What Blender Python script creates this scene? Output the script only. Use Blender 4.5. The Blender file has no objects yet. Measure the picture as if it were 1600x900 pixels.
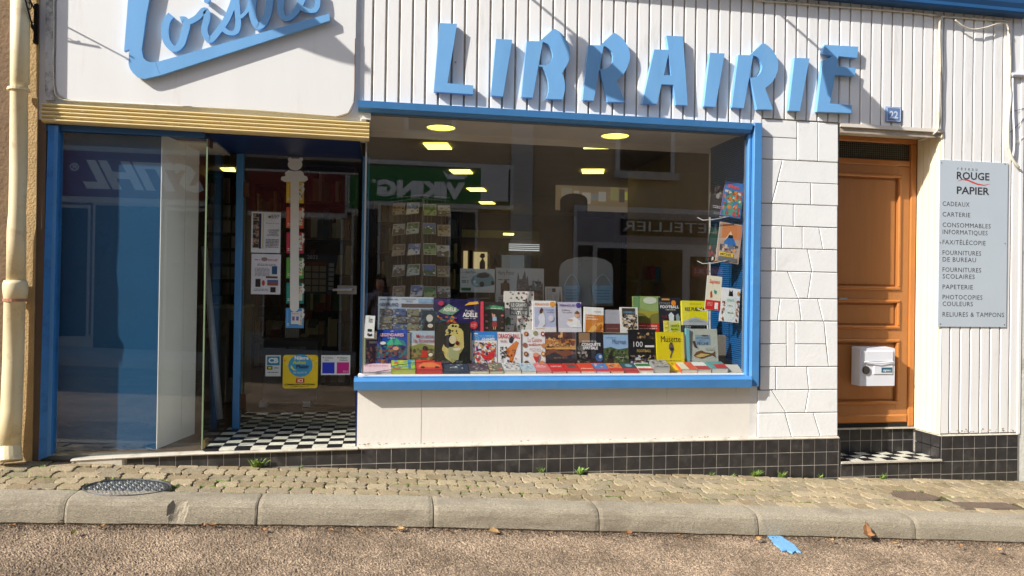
import bpy, bmesh, math, random
import numpy as np
from mathutils import Vector, Matrix, noise
rnd = random.Random(7)
SC = bpy.context.scene
COL = SC.collection
# ------------------------------------------------------------------ camera
F, YAW, PITCH, ROLL = 1133.7, .17096, .00474, .0154
CAM = Vector((0, -5.5, 1.5))
_w = Vector((math.sin(YAW)*math.cos(PITCH), math.cos(YAW)*math.cos(PITCH), math.sin(PITCH)))
_r0 = Vector((math.cos(YAW), -math.sin(YAW), 0)); _u0 = _r0.cross(_w)
_r = _r0*math.cos(ROLL)+_u0*math.sin(ROLL); _u = -_r0*math.sin(ROLL)+_u0*math.cos(ROLL)
cd = bpy.data.cameras.new('camera'); cam = bpy.data.objects.new('camera', cd); COL.objects.link(cam)
cam.matrix_world = Matrix(((_r.x, _u.x, -_w.x, CAM.x), (_r.y, _u.y, -_w.y, CAM.y), (_r.z, _u.z, -_w.z, CAM.z), (0, 0, 0, 1)))
cd.sensor_width = 36; cd.lens = F/1600*36; cd.clip_start = .01; cd.clip_end = 500
SC.camera = cam
# ------------------------------------------------------------------ sky, sun, exposure
SUN = Vector((2.37, 1.0, -1.71)).normalized()
wd = bpy.data.worlds.new('World'); SC.world = wd; wd.use_nodes = True
nt = wd.node_tree; bg = nt.nodes['Background']
sky = nt.nodes.new('ShaderNodeTexSky'); sky.sky_type = 'NISHITA'; sky.sun_disc = False
sky.sun_elevation = math.asin(-SUN.z); sky.sun_rotation = math.atan2(-SUN.x, -SUN.y)
nt.links.new(sky.outputs[0], bg.inputs[0]); bg.inputs[1].default_value = .14
sl = bpy.data.lights.new('sun', 'SUN'); sl.energy = 4.7; sl.angle = math.radians(.5); sl.color = (1, .955, .89)
so = bpy.data.objects.new('sun', sl); COL.objects.link(so)
so.rotation_euler = SUN.to_track_quat('-Z', 'Y').to_euler(); so.location = (-6, -6, 8)
SC.view_settings.view_transform = 'Standard'; SC.view_settings.look = 'None'
SC.view_settings.exposure = .62; SC.view_settings.gamma = 1
SC.cycles.max_bounces = 10; SC.cycles.transparent_max_bounces = 24
SC.cycles.use_denoising = True
# ------------------------------------------------------------------ helpers
def ray(x, y): return _r*(x-800)/F - _u*(y-450)/F + _w
def P(x, y, Y=0.0):                     # point seen at photo position on the plane at depth Y
    d = ray(x, y); return CAM + d*((Y-CAM.y)/d.y)
def FZ(x, y, z):                        # point on a level plane
    d = ray(x, y); return CAM + d*((z-CAM.z)/d.z)
def M(x, y, D=8.7):                     # point on the opposite side of the street, seen mirrored in the glass
    p = P(x, y, D); return Vector((p.x, -D, p.z))
def pav(X, Y=0.0): return .168-.045*X+.02*Y
def roadz(X): return .012-.045*X
KX = [(-60, -.70), (-2.2, -.868), (0, -.893), (2.5, -1.04), (4.4, -1.17), (60, -3)]
def kerby(X):
    for (a, ya), (b, yb) in zip(KX, KX[1:]):
        if X <= b: return ya+(yb-ya)*(X-a)/(b-a)
    return KX[-1][1]
def lin(c):
    c = c/255.0
    return c/12.92 if c <= .04045 else ((c+.055)/1.055)**2.4
def newmat(name):
    m = bpy.data.materials.new(name); m.use_nodes = True
    return m, m.node_tree, m.node_tree.nodes['Principled BSDF']
def mat(name, rgb, rough=.6, var=.12, scale=6, bump=0, bscale=60, metal=0, dirt=None, dscale=1.5, damt=.35, stretch=None, coat=0, spec=None):
    """colour with fine variation, optional patches of another colour (dirt), optional grain relief; rgb is 0-255 sRGB"""
    m, t, p = newmat(name); L = t.links.new; N = t.nodes.new
    c = tuple(lin(v) for v in rgb)
    tc = N('ShaderNodeTexCoord'); vec = tc.outputs['Object']
    gm = N('ShaderNodeNewGeometry')
    mp = N('ShaderNodeMapping'); L(gm.outputs['Position'], mp.inputs[0])
    if stretch: mp.inputs['Scale'].default_value = stretch
    n = N('ShaderNodeTexNoise'); n.inputs['Scale'].default_value = scale; n.inputs['Detail'].default_value = 6
    L(mp.outputs[0], n.inputs['Vector'])
    r = N('ShaderNodeValToRGB'); r.color_ramp.elements[0].position = .3; r.color_ramp.elements[1].position = .7
    r.color_ramp.elements[0].color = tuple(v*(1-var) for v in c)+(1,); r.color_ramp.elements[1].color = tuple(min(1, v*(1+var)) for v in c)+(1,)
    L(n.outputs['Fac'], r.inputs[0]); out = r.outputs[0]
    if dirt:
        n2 = N('ShaderNodeTexNoise'); n2.inputs['Scale'].default_value = dscale; n2.inputs['Detail'].default_value = 9; n2.inputs['Roughness'].default_value = .7
        L(mp.outputs[0], n2.inputs['Vector'])
        r2 = N('ShaderNodeValToRGB'); r2.color_ramp.elements[0].position = .62-damt*.35; r2.color_ramp.elements[1].position = .68
        r2.color_ramp.elements[0].color = (0, 0, 0, 1); r2.color_ramp.elements[1].color = (1, 1, 1, 1)
        L(n2.outputs['Fac'], r2.inputs[0])
        mx = N('ShaderNodeMix'); mx.data_type = 'RGBA'
        mm = N('ShaderNodeMath'); mm.operation = 'MULTIPLY'; mm.inputs[1].default_value = min(1, damt*2); L(r2.outputs[0], mm.inputs[0])
        L(mm.outputs[0], mx.inputs[0]); L(out, mx.inputs[6]); mx.inputs[7].default_value = tuple(lin(v) for v in dirt)+(1,)
        out = mx.outputs[2]
    L(out, p.inputs['Base Color'])
    p.inputs['Roughness'].default_value = rough; p.inputs['Metallic'].default_value = metal
    if coat: p.inputs['Coat Weight'].default_value = coat
    if spec is not None: p.inputs['Specular IOR Level'].default_value = spec
    if bump:
        b = N('ShaderNodeTexNoise'); b.inputs['Scale'].default_value = bscale; b.inputs['Detail'].default_value = 5; L(mp.outputs[0], b.inputs['Vector'])
        bp = N('ShaderNodeBump'); bp.inputs['Strength'].default_value = min(1, bump); bp.inputs['Distance'].default_value = .004 if bump <= 1 else .004*bump
        L(b.outputs['Fac'], bp.inputs['Height']); L(bp.outputs[0], p.inputs['Normal'])
    return m
_cm = {}
def cm(rgb, rough=.42):
    k = (tuple(rgb), rough)
    if k not in _cm:
        m, t, p = newmat('print_%02x%02x%02x' % tuple(rgb))
        n = t.nodes.new('ShaderNodeTexNoise'); n.inputs['Scale'].default_value = 40
        g = t.nodes.new('ShaderNodeNewGeometry'); t.links.new(g.outputs['Position'], n.inputs['Vector'])
        hs = t.nodes.new('ShaderNodeMix'); hs.data_type = 'RGBA'
        c = [lin(v)*.98+.002 for v in rgb]
        hs.inputs[6].default_value = tuple(v*.93 for v in c)+(1,); hs.inputs[7].default_value = tuple(min(1, v*1.05) for v in c)+(1,)
        t.links.new(n.outputs['Fac'], hs.inputs[0]); t.links.new(hs.outputs[2], p.inputs['Base Color'])
        p.inputs['Roughness'].default_value = rough
        _cm[k] = m
    return _cm[k]
def emit(name, rgb, s):
    m, t, p = newmat(name)
    c = tuple(lin(v) for v in rgb)
    p.inputs['Base Color'].default_value = c+(1,); p.inputs['Emission Color'].default_value = c+(1,); p.inputs['Emission Strength'].default_value = s
    return m
def glass(name, tint, f0, ripple=0):
    m = bpy.data.materials.new(name); m.use_nodes = True; t = m.node_tree; t.nodes.clear(); N = t.nodes.new; L = t.links.new
    o = N('ShaderNodeOutputMaterial'); mx = N('ShaderNodeMixShader'); tr = N('ShaderNodeBsdfTransparent'); gl = N('ShaderNodeBsdfGlossy')
    tr.inputs[0].default_value = tint+(1,); gl.inputs['Roughness'].default_value = 0.0
    lw = N('ShaderNodeLayerWeight'); lw.inputs[0].default_value = .5
    pw = N('ShaderNodeMath'); pw.operation = 'POWER'; pw.inputs[1].default_value = 6; L(lw.outputs['Facing'], pw.inputs[0])
    ml = N('ShaderNodeMath'); ml.operation = 'MULTIPLY_ADD'; ml.inputs[1].default_value = .5; ml.inputs[2].default_value = f0; L(pw.outputs[0], ml.inputs[0])
    L(ml.outputs[0], mx.inputs[0]); L(tr.outputs[0], mx.inputs[1]); L(gl.outputs[0], mx.inputs[2]); L(mx.outputs[0], o.inputs[0])
    return m

class B:
    def __init__(s): s.v = []; s.f = []; s.mi = []; s.mats = []
    def m(s, mt):
        if mt not in s.mats: s.mats.append(mt)
        return s.mats.index(mt)
    def add(s, vs, fs, mt):
        n = len(s.v); s.v += [tuple(v) for v in vs]; i = s.m(mt)
        for f in fs: s.f.append(tuple(k+n for k in f)); s.mi.append(i)
    def box(s, a, b, mt, c=0):
        x0, x1 = sorted((a[0], b[0])); y0, y1 = sorted((a[1], b[1])); z0, z1 = sorted((a[2], b[2]))
        if c:                       # chamfer on the four edges round the front (street) face
            vs = [(x0, y1, z0), (x1, y1, z0), (x1, y1, z1), (x0, y1, z1), (x0, y0+c, z0), (x1, y0+c, z0), (x1, y0+c, z1), (x0, y0+c, z1),
                  (x0+c, y0, z0+c), (x1-c, y0, z0+c), (x1-c, y0, z1-c), (x0+c, y0, z1-c)]
            s.add(vs, [(0, 3, 2, 1), (8, 9, 10, 11)]+[(i, (i+1) % 4, 4+(i+1) % 4, 4+i) for i in range(4)]+[(4+i, 4+(i+1) % 4, 8+(i+1) % 4, 8+i) for i in range(4)], mt)
            return
        vs = [(x0, y0, z0), (x1, y0, z0), (x1, y1, z0), (x0, y1, z0), (x0, y0, z1), (x1, y0, z1), (x1, y1, z1), (x0, y1, z1)]
        s.add(vs, [(0, 3, 2, 1), (4, 5, 6, 7), (0, 1, 5, 4), (1, 2, 6, 5), (2, 3, 7, 6), (3, 0, 4, 7)], mt)
    def prism(s, a, b, mt, caps=True):   # two matching outlines a (front) and b (back), lists of 3D points
        n = len(a); fs = [(i, (i+1) % n, n+(i+1) % n, n+i) for i in range(n)]
        if caps: fs += [tuple(range(n))[::-1], tuple(range(n, 2*n))]
        s.add(list(a)+list(b), fs, mt)
    def xz(s, pts, y0, y1, mt, c=0):    # outline in the facade plane, from y0 (front) to y1
        if c:
            cx = sum(p[0] for p in pts)/len(pts); cz = sum(p[1] for p in pts)/len(pts)
            q = []
            for x, z in pts:
                d = math.hypot(x-cx, z-cz); k = 1-c*1.4/max(d, .01); q.append((cx+(x-cx)*k, cz+(z-cz)*k))
            A = [(x, y0, z) for x, z in q]; Bm = [(x, y0+c, z) for x, z in pts]; Cc = [(x, y1, z) for x, z in pts]
            n = len(pts)
            s.add(A+Bm+Cc, [tuple(range(n))[::-1]]+[(i, (i+1) % n, n+(i+1) % n, n+i) for i in range(n)]+[(n+i, n+(i+1) % n, 2*n+(i+1) % n, 2*n+i) for i in range(n)], mt)
        else: s.prism([(x, y0, z) for x, z in pts], [(x, y1, z) for x, z in pts], mt)
    def quad(s, pts, mt): s.add(pts, [tuple(range(len(pts)))], mt)
    def tube(s, pts, r, mt, n=8, caps=True):
        pts = [Vector(p) for p in pts]; rs = r if isinstance(r, (list, tuple)) else [r]*len(pts)
        rings = []; up = Vector((.31, .17, .93))
        for i, p in enumerate(pts):
            d = (pts[min(i+1, len(pts)-1)]-pts[max(i-1, 0)]).normalized()
            a = d.cross(up)
            if a.length < .05: a = d.cross(Vector((1, 0, 0)))
            a.normalize(); b = d.cross(a).normalized()
            rings.append([p+a*math.cos(2*math.pi*k/n)*rs[i]+b*math.sin(2*math.pi*k/n)*rs[i] for k in range(n)])
        vs = [v for g in rings for v in g]; fs = []
        for i in range(len(pts)-1):
            for k in range(n): fs.append((i*n+k, i*n+(k+1) % n, (i+1)*n+(k+1) % n, (i+1)*n+k))
        if caps: fs += [tuple(range(n))[::-1], tuple((len(pts)-1)*n+k for k in range(n))]
        s.add(vs, fs, mt)
    def disc(s, c, rx, ry, z0, z1, mt, n=28):
        a = [(c[0]+rx*math.cos(2*math.pi*k/n), c[1]+ry*math.sin(2*math.pi*k/n)) for k in range(n)]
        s.prism([(x, y, z0) for x, y in a], [(x, y, z1) for x, y in a], mt)
    def sphere(s, c, r, mt, nu=12, nv=8):
        rx, ry, rz = r if isinstance(r, tuple) else (r, r, r); vs = [(c[0], c[1], c[2]+rz)]; fs = []
        for j in range(1, nv):
            for i in range(nu):
                t = math.pi*j/nv; a = 2*math.pi*i/nu; vs.append((c[0]+rx*math.sin(t)*math.cos(a), c[1]+ry*math.sin(t)*math.sin(a), c[2]+rz*math.cos(t)))
        vs.append((c[0], c[1], c[2]-rz)); e = len(vs)-1
        for i in range(nu): fs.append((0, 1+i, 1+(i+1) % nu)); fs.append((e, e-nu+(i+1) % nu, e-nu+i))
        for j in range(nv-2):
            for i in range(nu): a = 1+j*nu; fs.append((a+i, a+nu+i, a+nu+(i+1) % nu, a+(i+1) % nu))
        s.add(vs, fs, mt)
    def mesh(s, name, off=(0, 0, 0), smooth=False, fix=True):
        me = bpy.data.meshes.new(name); me.from_pydata([(x-off[0], y-off[1], z-off[2]) for x, y, z in s.v], [], s.f)
        for q in s.mats: me.materials.append(q)
        me.polygons.foreach_set('material_index', s.mi)
        if smooth: me.polygons.foreach_set('use_smooth', [True]*len(s.f))
        if fix:
            bm = bmesh.new(); bm.from_mesh(me); bmesh.ops.recalc_face_normals(bm, faces=bm.faces); bm.to_mesh(me); bm.free()
        me.update(); return me
def wloc(o):
    v = Vector((0, 0, 0))
    while o: v += o.location; o = o.parent
    return v
def obj(name, b, parent=None, local=False, smooth=False, fix=True, label=None):
    """one mesh object; world-space geometry is re-origined to its own centre unless local"""
    if isinstance(b, bpy.types.Mesh):
        o = bpy.data.objects.new(name, b); COL.objects.link(o); o.parent = parent
    elif local:
        o = bpy.data.objects.new(name, b.mesh(name, smooth=smooth, fix=fix)); COL.objects.link(o); o.parent = parent
    else:
        A = np.array(b.v); c = (A.min(0)+A.max(0))/2; c[2] = A[:, 2].min()
        o = bpy.data.objects.new(name, b.mesh(name, c, smooth, fix)); COL.objects.link(o); o.parent = parent
        o.location = Vector(c)-(wloc(parent) if parent else Vector((0, 0, 0)))
    if label: o['label'] = label
    return o
def thing(name, label, cat, loc=(0, 0, 0), group=None):
    o = bpy.data.objects.new(name, None); COL.objects.link(o); o.location = loc; o.empty_display_size = .05
    return tag(o, label, cat, group)
def tag(o, label, cat, group=None):
    o['label'] = label; o['category'] = cat
    if group: o['group'] = group
    return o
def struct(o): o['kind'] = 'structure'; return o
def stuff(o): o['kind'] = 'stuff'; return o
# ---- text as flat mesh, fitted to a box
_tc = {}
def glyphs(txt, bold=0.0, space=1.0):
    k = (txt, bold, space)
    if k not in _tc:
        c = bpy.data.curves.new('t', 'FONT'); c.body = txt; c.resolution_u = 2; c.offset = bold; c.space_character = space; c.size = 1
        o = bpy.data.objects.new('t', c); COL.objects.link(o)
        bpy.context.view_layer.update()
        me = bpy.data.meshes.new_from_object(o.evaluated_get(bpy.context.evaluated_depsgraph_get()))
        vs = [(v.co.x, v.co.y) for v in me.vertices]; fs = [tuple(p.vertices) for p in me.polygons]
        bpy.data.objects.remove(o); bpy.data.curves.remove(c); bpy.data.meshes.remove(me)
        _tc[k] = (vs, fs)
    return _tc[k]
CAP = .69
def text(b, txt, fn, mt, bold=0.0, space=1.0, base=None, shear=0.0):
    """fn(u, v) -> 3D point with u 0..1 along the text and v 0..1 from baseline to cap height"""
    vs, fs = glyphs(txt, bold, space)
    if not vs: return
    x0 = min(v[0] for v in vs); x1 = max(v[0] for v in vs)
    cap = CAP+bold
    b.add([fn((x-x0)/(x1-x0)+shear*y/cap, y/cap) for x, y in vs], fs, mt)
# ---- a printed face: u 0..1 left-right, v 0..1 TOP-down; layers stacked towards the viewer
def draw(b, items, fn, d0=.0006):
    k = 0
    for it in items:
        k += 1; T = it[0]; d = d0*k
        if T == 'r': x0, y0, x1, y1, c = it[1:6]; b.quad([fn(x0, y1, d), fn(x1, y1, d), fn(x1, y0, d), fn(x0, y0, d)], cm(c))
        elif T == 'e':
            cx, cy, rx, ry, c = it[1:6]; b.quad([fn(cx+rx*math.cos(a*math.pi/8), cy-ry*math.sin(a*math.pi/8), d) for a in range(16)], cm(c))
        elif T == 'p': b.quad([fn(x, y, d) for x, y in it[1]], cm(it[2]))
        elif T == 't':
            tx, x0, y0, x1, y1, c = it[1:7]; bo = it[7] if len(it) > 7 else 0.0
            text(b, tx, lambda u, v: fn(x0+(x1-x0)*u, y1+(y0-y1)*v, d), cm(c), bo)
        elif T == 'n':               # scattered patches of ink: an illustration seen from afar
            x0, y0, x1, y1, cols, n, sz, seed = it[1:9]; R = random.Random(seed)
            for i in range(n):
                cx = R.uniform(x0, x1); cy = R.uniform(y0, y1); a0 = R.random()*6; q = R.randint(4, 7); el = R.uniform(.4, 1)
                pts = []
                for j in range(q):
                    a = a0-2*math.pi*j/q; rr = sz*R.uniform(.5, 1.2)
                    pts.append((min(max(cx+rr*math.cos(a), x0), x1), min(max(cy+rr*el*math.sin(a), y0), y1)))
                b.quad([fn(x, y, d+.00002*(i % 20)) for x, y in pts], cm(R.choice(cols)))
            k += 1
        elif T == 'L':               # lines of small print as dashes
            x0, y0, x1, y1, n, c = it[1:7]; R = random.Random(int(x0*100+y0*37+n))
            for i in range(n):
                yy = y0+(y1-y0)*(i+.2)/n; hh = (y1-y0)/n*.45; xx = x0
                while xx < x1-.02:
                    w = R.uniform(.03, .14)*1.0; xe = min(x1, xx+w); b.quad([fn(xx, yy+hh, d), fn(xe, yy+hh, d), fn(xe, yy, d), fn(xx, yy, d)], cm(c)); xx = xe+.025
# ------------------------------------------------------------------ materials
WHITE = mat('white_paint', (234, 233, 230), .55, .03, 2, .25, 30, dirt=(186, 180, 168), dscale=1.1, damt=.22)
WPANEL = mat('white_panel', (230, 229, 225), .5, .02, 1.2, .1, 12, dirt=(212, 206, 194), dscale=3, damt=.14, stretch=(4, 4, .5))
CLAD = mat('cladding_white', (236, 234, 230), .5, .03, 3, .12, 25, dirt=(178, 170, 156), dscale=2.2, damt=.16, stretch=(3, 3, .5))
GROOVE = mat('groove_brown', (172, 160, 144), .8, .2, 12)  # grey-brown groove floors, darker than the white boards
CREAM = mat('cream_render', (232, 226, 216), .6, .04, 2, .3, 25, dirt=(214, 206, 192), dscale=1.3, damt=.1)
STONE = mat('painted_facing_stone', (236, 236, 233), .6, .025, 4, .35, 40, dirt=(206, 202, 194), dscale=3, damt=.16)
BLUEL = mat('blue_letter_enamel', (116, 172, 222), .38, .06, 3, .2, 9, dirt=(128, 176, 214), dscale=5, damt=.25, coat=.15, stretch=(2, 2, .7))
BLUEF = mat('blue_frame_paint', (70, 132, 190), .42, .07, 4, .5, 18, coat=.1, dirt=(96, 140, 176), dscale=9, damt=.2)
BLUED = mat('dark_blue_paint', (20, 44, 96), .4, .08, 5, .2, 20)
CORN = mat('cornice_blue', (32, 78, 122), .4, .08, 4, .3, 12)
BLUEP = mat('blue_panel_paint', (10, 82, 126), .5, .05, 3, .1, 20)
BLUEPOST = mat('peeling_blue_post', (52, 128, 200), .45, .08, 5, .8, 22, dirt=(30, 84, 150), dscale=6, damt=.3)
GOLD = mat('gold_anodised', (222, 200, 142), .38, .05, 8, .1, 30, metal=.0, dirt=(222, 200, 148), dscale=4, damt=.25)
TILE = mat('black_tile', (50, 48, 48), .30, .25, 14, .15, 40, dirt=(84, 80, 76), dscale=7, damt=.3)
GROUT = mat('grout', (176, 170, 160), .9, .2, 20)
LIP = mat('stone_lip', (196, 188, 172), .7, .1, 10, .4, 50, dirt=(120, 108, 92), dscale=6, damt=.3)
TBLACK = mat('floor_tile_black', (34, 34, 36), .3, .3, 10)
TWHITE = mat('floor_tile_white', (214, 212, 196), .35, .06, 10, dirt=(170, 165, 145), dscale=8, damt=.25)
OCHRE = mat('ochre_roughcast', (186, 158, 112), .9, .12, 5, 1.6, 70, dirt=(150, 122, 82), dscale=2, damt=.3)
OLDWALL = mat('old_brown_wall', (120, 98, 74), .9, .2, 5, 1.6, 40)
PIPE = mat('cream_downspout_paint', (224, 207, 166), .5, .05, 6, .2, 20, dirt=(170, 130, 90), dscale=9, damt=.2)
RUST = mat('rusty_joint', (168, 116, 90), .8, .2, 20)
IRON = mat('black_wrought_iron', (28, 26, 26), .5, .2, 10, metal=.5)
WOOD = mat('varnished_door_wood', (172, 112, 58), .5, .05, 5, .1, 40, stretch=(5, 5, .5), coat=.1)
WOODD = mat('door_moulding_wood', (182, 114, 52), .4, .08, 5, .1, 30, coat=.15)
WOODG = mat('interior_wood', (74, 52, 34), .6, .15, 8)
RIPPLE = mat('obscured_transom_glass', (46, 46, 40), .25, .2, 60, 2.5, 120)
METAL = mat('brushed_metal', (168, 168, 166), .3, .04, 10, metal=.8)
WPLAS = mat('white_plastic', (226, 228, 234), .35, .02, 5)
CABLE = mat('cream_cable', (214, 206, 188), .6, .08, 20, dirt=(150, 132, 104), dscale=12, damt=.3)
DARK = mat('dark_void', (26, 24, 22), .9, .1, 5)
SHOPW = mat('shop_wall', (118, 98, 78), .8, .1, 3)
SHOPC = mat('shop_ceiling', (160, 146, 126), .8, .06, 3)
SHOPF = mat('shop_floor', (96, 76, 60), .5, .15, 8, stretch=(1, 6, 1))
SOFFIT = mat('soffit_white', (222, 214, 200), .7, .04, 3)
WIRE = mat('chrome_wire', (150, 152, 152), .3, .05, 10, metal=.7)
SIGNG = mat('grey_blue_board', (188, 198, 205), .45, .02, 3)
EDGEG = mat('green_glass_edge', (122, 140, 110), .2, .1, 30)
GL = glass('shop_window_glass', (.985, .99, .985), .11)
GLD = glass('door_glass', (.97, .98, .97), .08)
PINK = (214, 60, 90)
# ------------------------------------------------------------------ road, kerb, pavement
def asphalt():
    m, t, p = newmat('coarse_asphalt'); N = t.nodes.new; L = t.links.new  # speckled aggregate colours with random paler and darker patches
    g = N('ShaderNodeNewGeometry')
    v = N('ShaderNodeTexVoronoi'); v.inputs['Scale'].default_value = 165; L(g.outputs['Position'], v.inputs['Vector'])
    r = N('ShaderNodeValToRGB'); e = r.color_ramp.elements
    e[0].position = .0; e[0].color = (lin(84), lin(73), lin(61), 1); e[1].position = 1; e[1].color = (lin(180), lin(162), lin(140), 1)
    x = r.color_ramp.elements.new(.5); x.color = (lin(138), lin(122), lin(103), 1)
    sp = N('ShaderNodeSeparateColor'); L(v.outputs['Color'], sp.inputs[0]); L(sp.outputs[0], r.inputs[0])
    n = N('ShaderNodeTexNoise'); n.inputs['Scale'].default_value = 2.2; n.inputs['Detail'].default_value = 8; n.inputs['Roughness'].default_value = .65; L(g.outputs['Position'], n.inputs['Vector'])
    r2 = N('ShaderNodeValToRGB'); r2.color_ramp.elements[0].position = .35; r2.color_ramp.elements[1].position = .66
    r2.color_ramp.elements[0].color = (.62, .56, .50, 1); r2.color_ramp.elements[1].color = (1.32, 1.24, 1.16, 1); L(n.outputs['Fac'], r2.inputs[0])
    mx = N('ShaderNodeMix'); mx.data_type = 'RGBA'; mx.blend_type = 'MULTIPLY'; mx.inputs[0].default_value = 1; L(r.outputs[0], mx.inputs[6]); L(r2.outputs[0], mx.inputs[7])
    L(mx.outputs[2], p.inputs['Base Color']); p.inputs['Roughness'].default_value = .9
    b = N('ShaderNodeBump'); b.inputs['Distance'].default_value = .006; b.inputs['Strength'].default_value = .9; L(v.outputs['Distance'], b.inputs['Height']); b.invert = True; L(b.outputs[0], p.inputs['Normal'])
    return m
ASPH = asphalt()
KERBM = mat('granite_kerb', (166, 155, 134), .9, .38, 150, 2.2, 170, dirt=(120, 108, 90), dscale=2.6, damt=.34, stretch=(.6, 1, 2.2))
PAVERS = [mat('concrete_paver_%s' % n, c, .9, .38, 130, 2.4, 150, dirt=(92, 88, 56), dscale=4, damt=.28) for n, c in (('buff', (168, 150, 118)), ('grey', (158, 143, 116)), ('pale', (180, 162, 130)), ('brown', (154, 136, 105)))]
JOINT = mat('mossy_joint_sand', (82, 76, 50), .95, .3, 30, 1.5, 90, dirt=(84, 100, 34), dscale=4, damt=.5)
def road():
    b = B(); rs = np.random.RandomState(3)
    # near part carries real aggregate relief, the rest is one plain sheet out to the horizon
    xs = np.arange(-3.6, 6.4, .0085); n2 = 150
    hz = rs.rand(len(xs), n2)**2.2*.0058+rs.rand(len(xs)//3+2, n2//3+2).repeat(3, 0).repeat(3, 1)[:len(xs), :n2]*.004
    kyv = np.array([kerby(x)+.03 for x in xs])
    ts = np.linspace(0, 1, n2)**1.0
    X = np.repeat(xs[:, None], n2, 1); Y = kyv[:, None]-ts[None, :]*(kyv[:, None]+2.35)
    Z = .012-.045*X+hz-.006
    Z[:, -1] = (.012-.045*X)[:, -1]-.003
    V = np.stack([X, Y, Z], -1).reshape(-1, 3)
    idx = np.arange(len(xs)*n2).reshape(len(xs), n2)
    q = np.stack([idx[:-1, :-1], idx[:-1, 1:], idx[1:, 1:], idx[1:, :-1]], -1).reshape(-1, 4)
    me = bpy.data.meshes.new('road'); nv = len(V)
    ext = []
    def sheet(x0, x1, y0, y1, dz):
        k = nv+len(ext); ext.extend([(x0, y0, roadz(x0)+dz), (x1, y0, roadz(x1)+dz), (x1, y1, roadz(x1)+dz), (x0, y1, roadz(x0)+dz)]); return (k, k+1, k+2, k+3)
    fs = [sheet(-60, 60, -9.0, -2.3, -.004), sheet(-60, -3.55, -2.3, -.3, -.004), sheet(6.35, 60, -2.3, -.3, -.004), sheet(-3.7, 6.5, -2.3, -.75, -.03)]
    ext.extend([(-300, -300, -14), (300, -300, -14), (300, 300, -14), (-300, 300, -14)])
    allv = np.vstack([V, np.array(ext)]); 
    faces = q.tolist()+[list(f) for f in fs]+[[nv+16, nv+17, nv+18, nv+19]]
    me.from_pydata(allv.tolist(), [], faces); me.materials.append(ASPH); me.update()
    o = bpy.data.objects.new('road', me); COL.objects.link(o); struct(o)
road()
# pavement base sheet and pavers
b = B()
xsn = [-6+i*.5 for i in range(31)]
for xa, xb in zip(xsn, xsn[1:]):
    for za, th in ((-.006, JOINT),): b.add([(xa, kerby(xa)+.16, pav(xa, kerby(xa))+za), (xb, kerby(xb)+.16, pav(xb, kerby(xb))+za), (xb, .3, pav(xb)+za), (xa, .3, pav(xa)+za)], [(0, 1, 2, 3)], th)
pavement = struct(obj('pavement', b))
holes = [(FZ(200, 758, .25), .28, .20)]
c1 = P(1428, 779, -.45); c1 = FZ(1428, 779, pav(4.4, -.5)); c2 = FZ(1540, 796, pav(5, -.8))
holes += [(c1, .23, .13), (c2, .26, .10)]
pl, pw = .139, .136
def paver_mesh(k):
    R = random.Random(k); b = B(); L_, W_ = pl/2-.002, pw/2-.002; c = .02
    pts = [(-L_+.012, -W_), (-L_*.35, -W_), (-L_*.1, -W_+.009), (L_*.25, -W_+.009), (L_*.45, -W_), (L_-.006, -W_), (L_, -W_*.4), (L_-.013, 0), (L_, W_*.45), (L_-.01, W_), (L_*.3, W_), (L_*.05, W_-.009), (-L_*.3, W_-.009), (-L_*.5, W_), (-L_+.006, W_), (-L_, W_*.4), (-L_-.008, 0), (-L_, -W_*.5)]
    pts = [(x+R.uniform(-.002, .002), y+R.uniform(-.002, .002)) for x, y in pts]; n = len(pts)
    A = [(x*.955, y*.955, R.uniform(-.0015, .0015)+.003) for x, y in pts]; Bm = [(x, y, 0) for x, y in pts]; Cc = [(x, y, -.03) for x, y in pts]
    b.add(A+Bm+Cc, [tuple(range(n))]+[(i, (i+1) % n, n+(i+1) % n, n+i) for i in range(n)]+[(n+i, n+(i+1) % n, 2*n+(i+1) % n, 2*n+i) for i in range(n)], PAVERS[k % 4])
    return b.mesh('paver')
PM = [paver_mesh(k) for k in range(8)]
for row in range(0, 8):
    for i in range(-4, 64):
        X = -2.75+i*pl+(row % 2)*pl*.5; Y = kerby(X)+.216+(row+.5)*pw
        if X > 5.9 or X < -2.75 or Y > -.02: continue
        if any(((X-h.x)/a)**2+((Y-h.y)/c)**2 < 1.0 for h, a, c in holes): continue
        o = obj('paver', PM[rnd.choice([0, 1, 2, 3, 4, 5, 0, 1, 6, 7])], pavement)
        tz = pav(X, Y)+rnd.uniform(-.003, .003)-.002
        if X < -1.2: tz += rnd.uniform(-.006, .006)
        o.location = Vector((X+rnd.uniform(-.004, .004), Y+rnd.uniform(-.003, .003), tz))-wloc(pavement)
        o.rotation_euler = (.02+rnd.uniform(-.015, .015), .045+rnd.uniform(-.015, .015), rnd.uniform(-.05, .05)+(.12 if X < -1.3 else 0))
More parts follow.
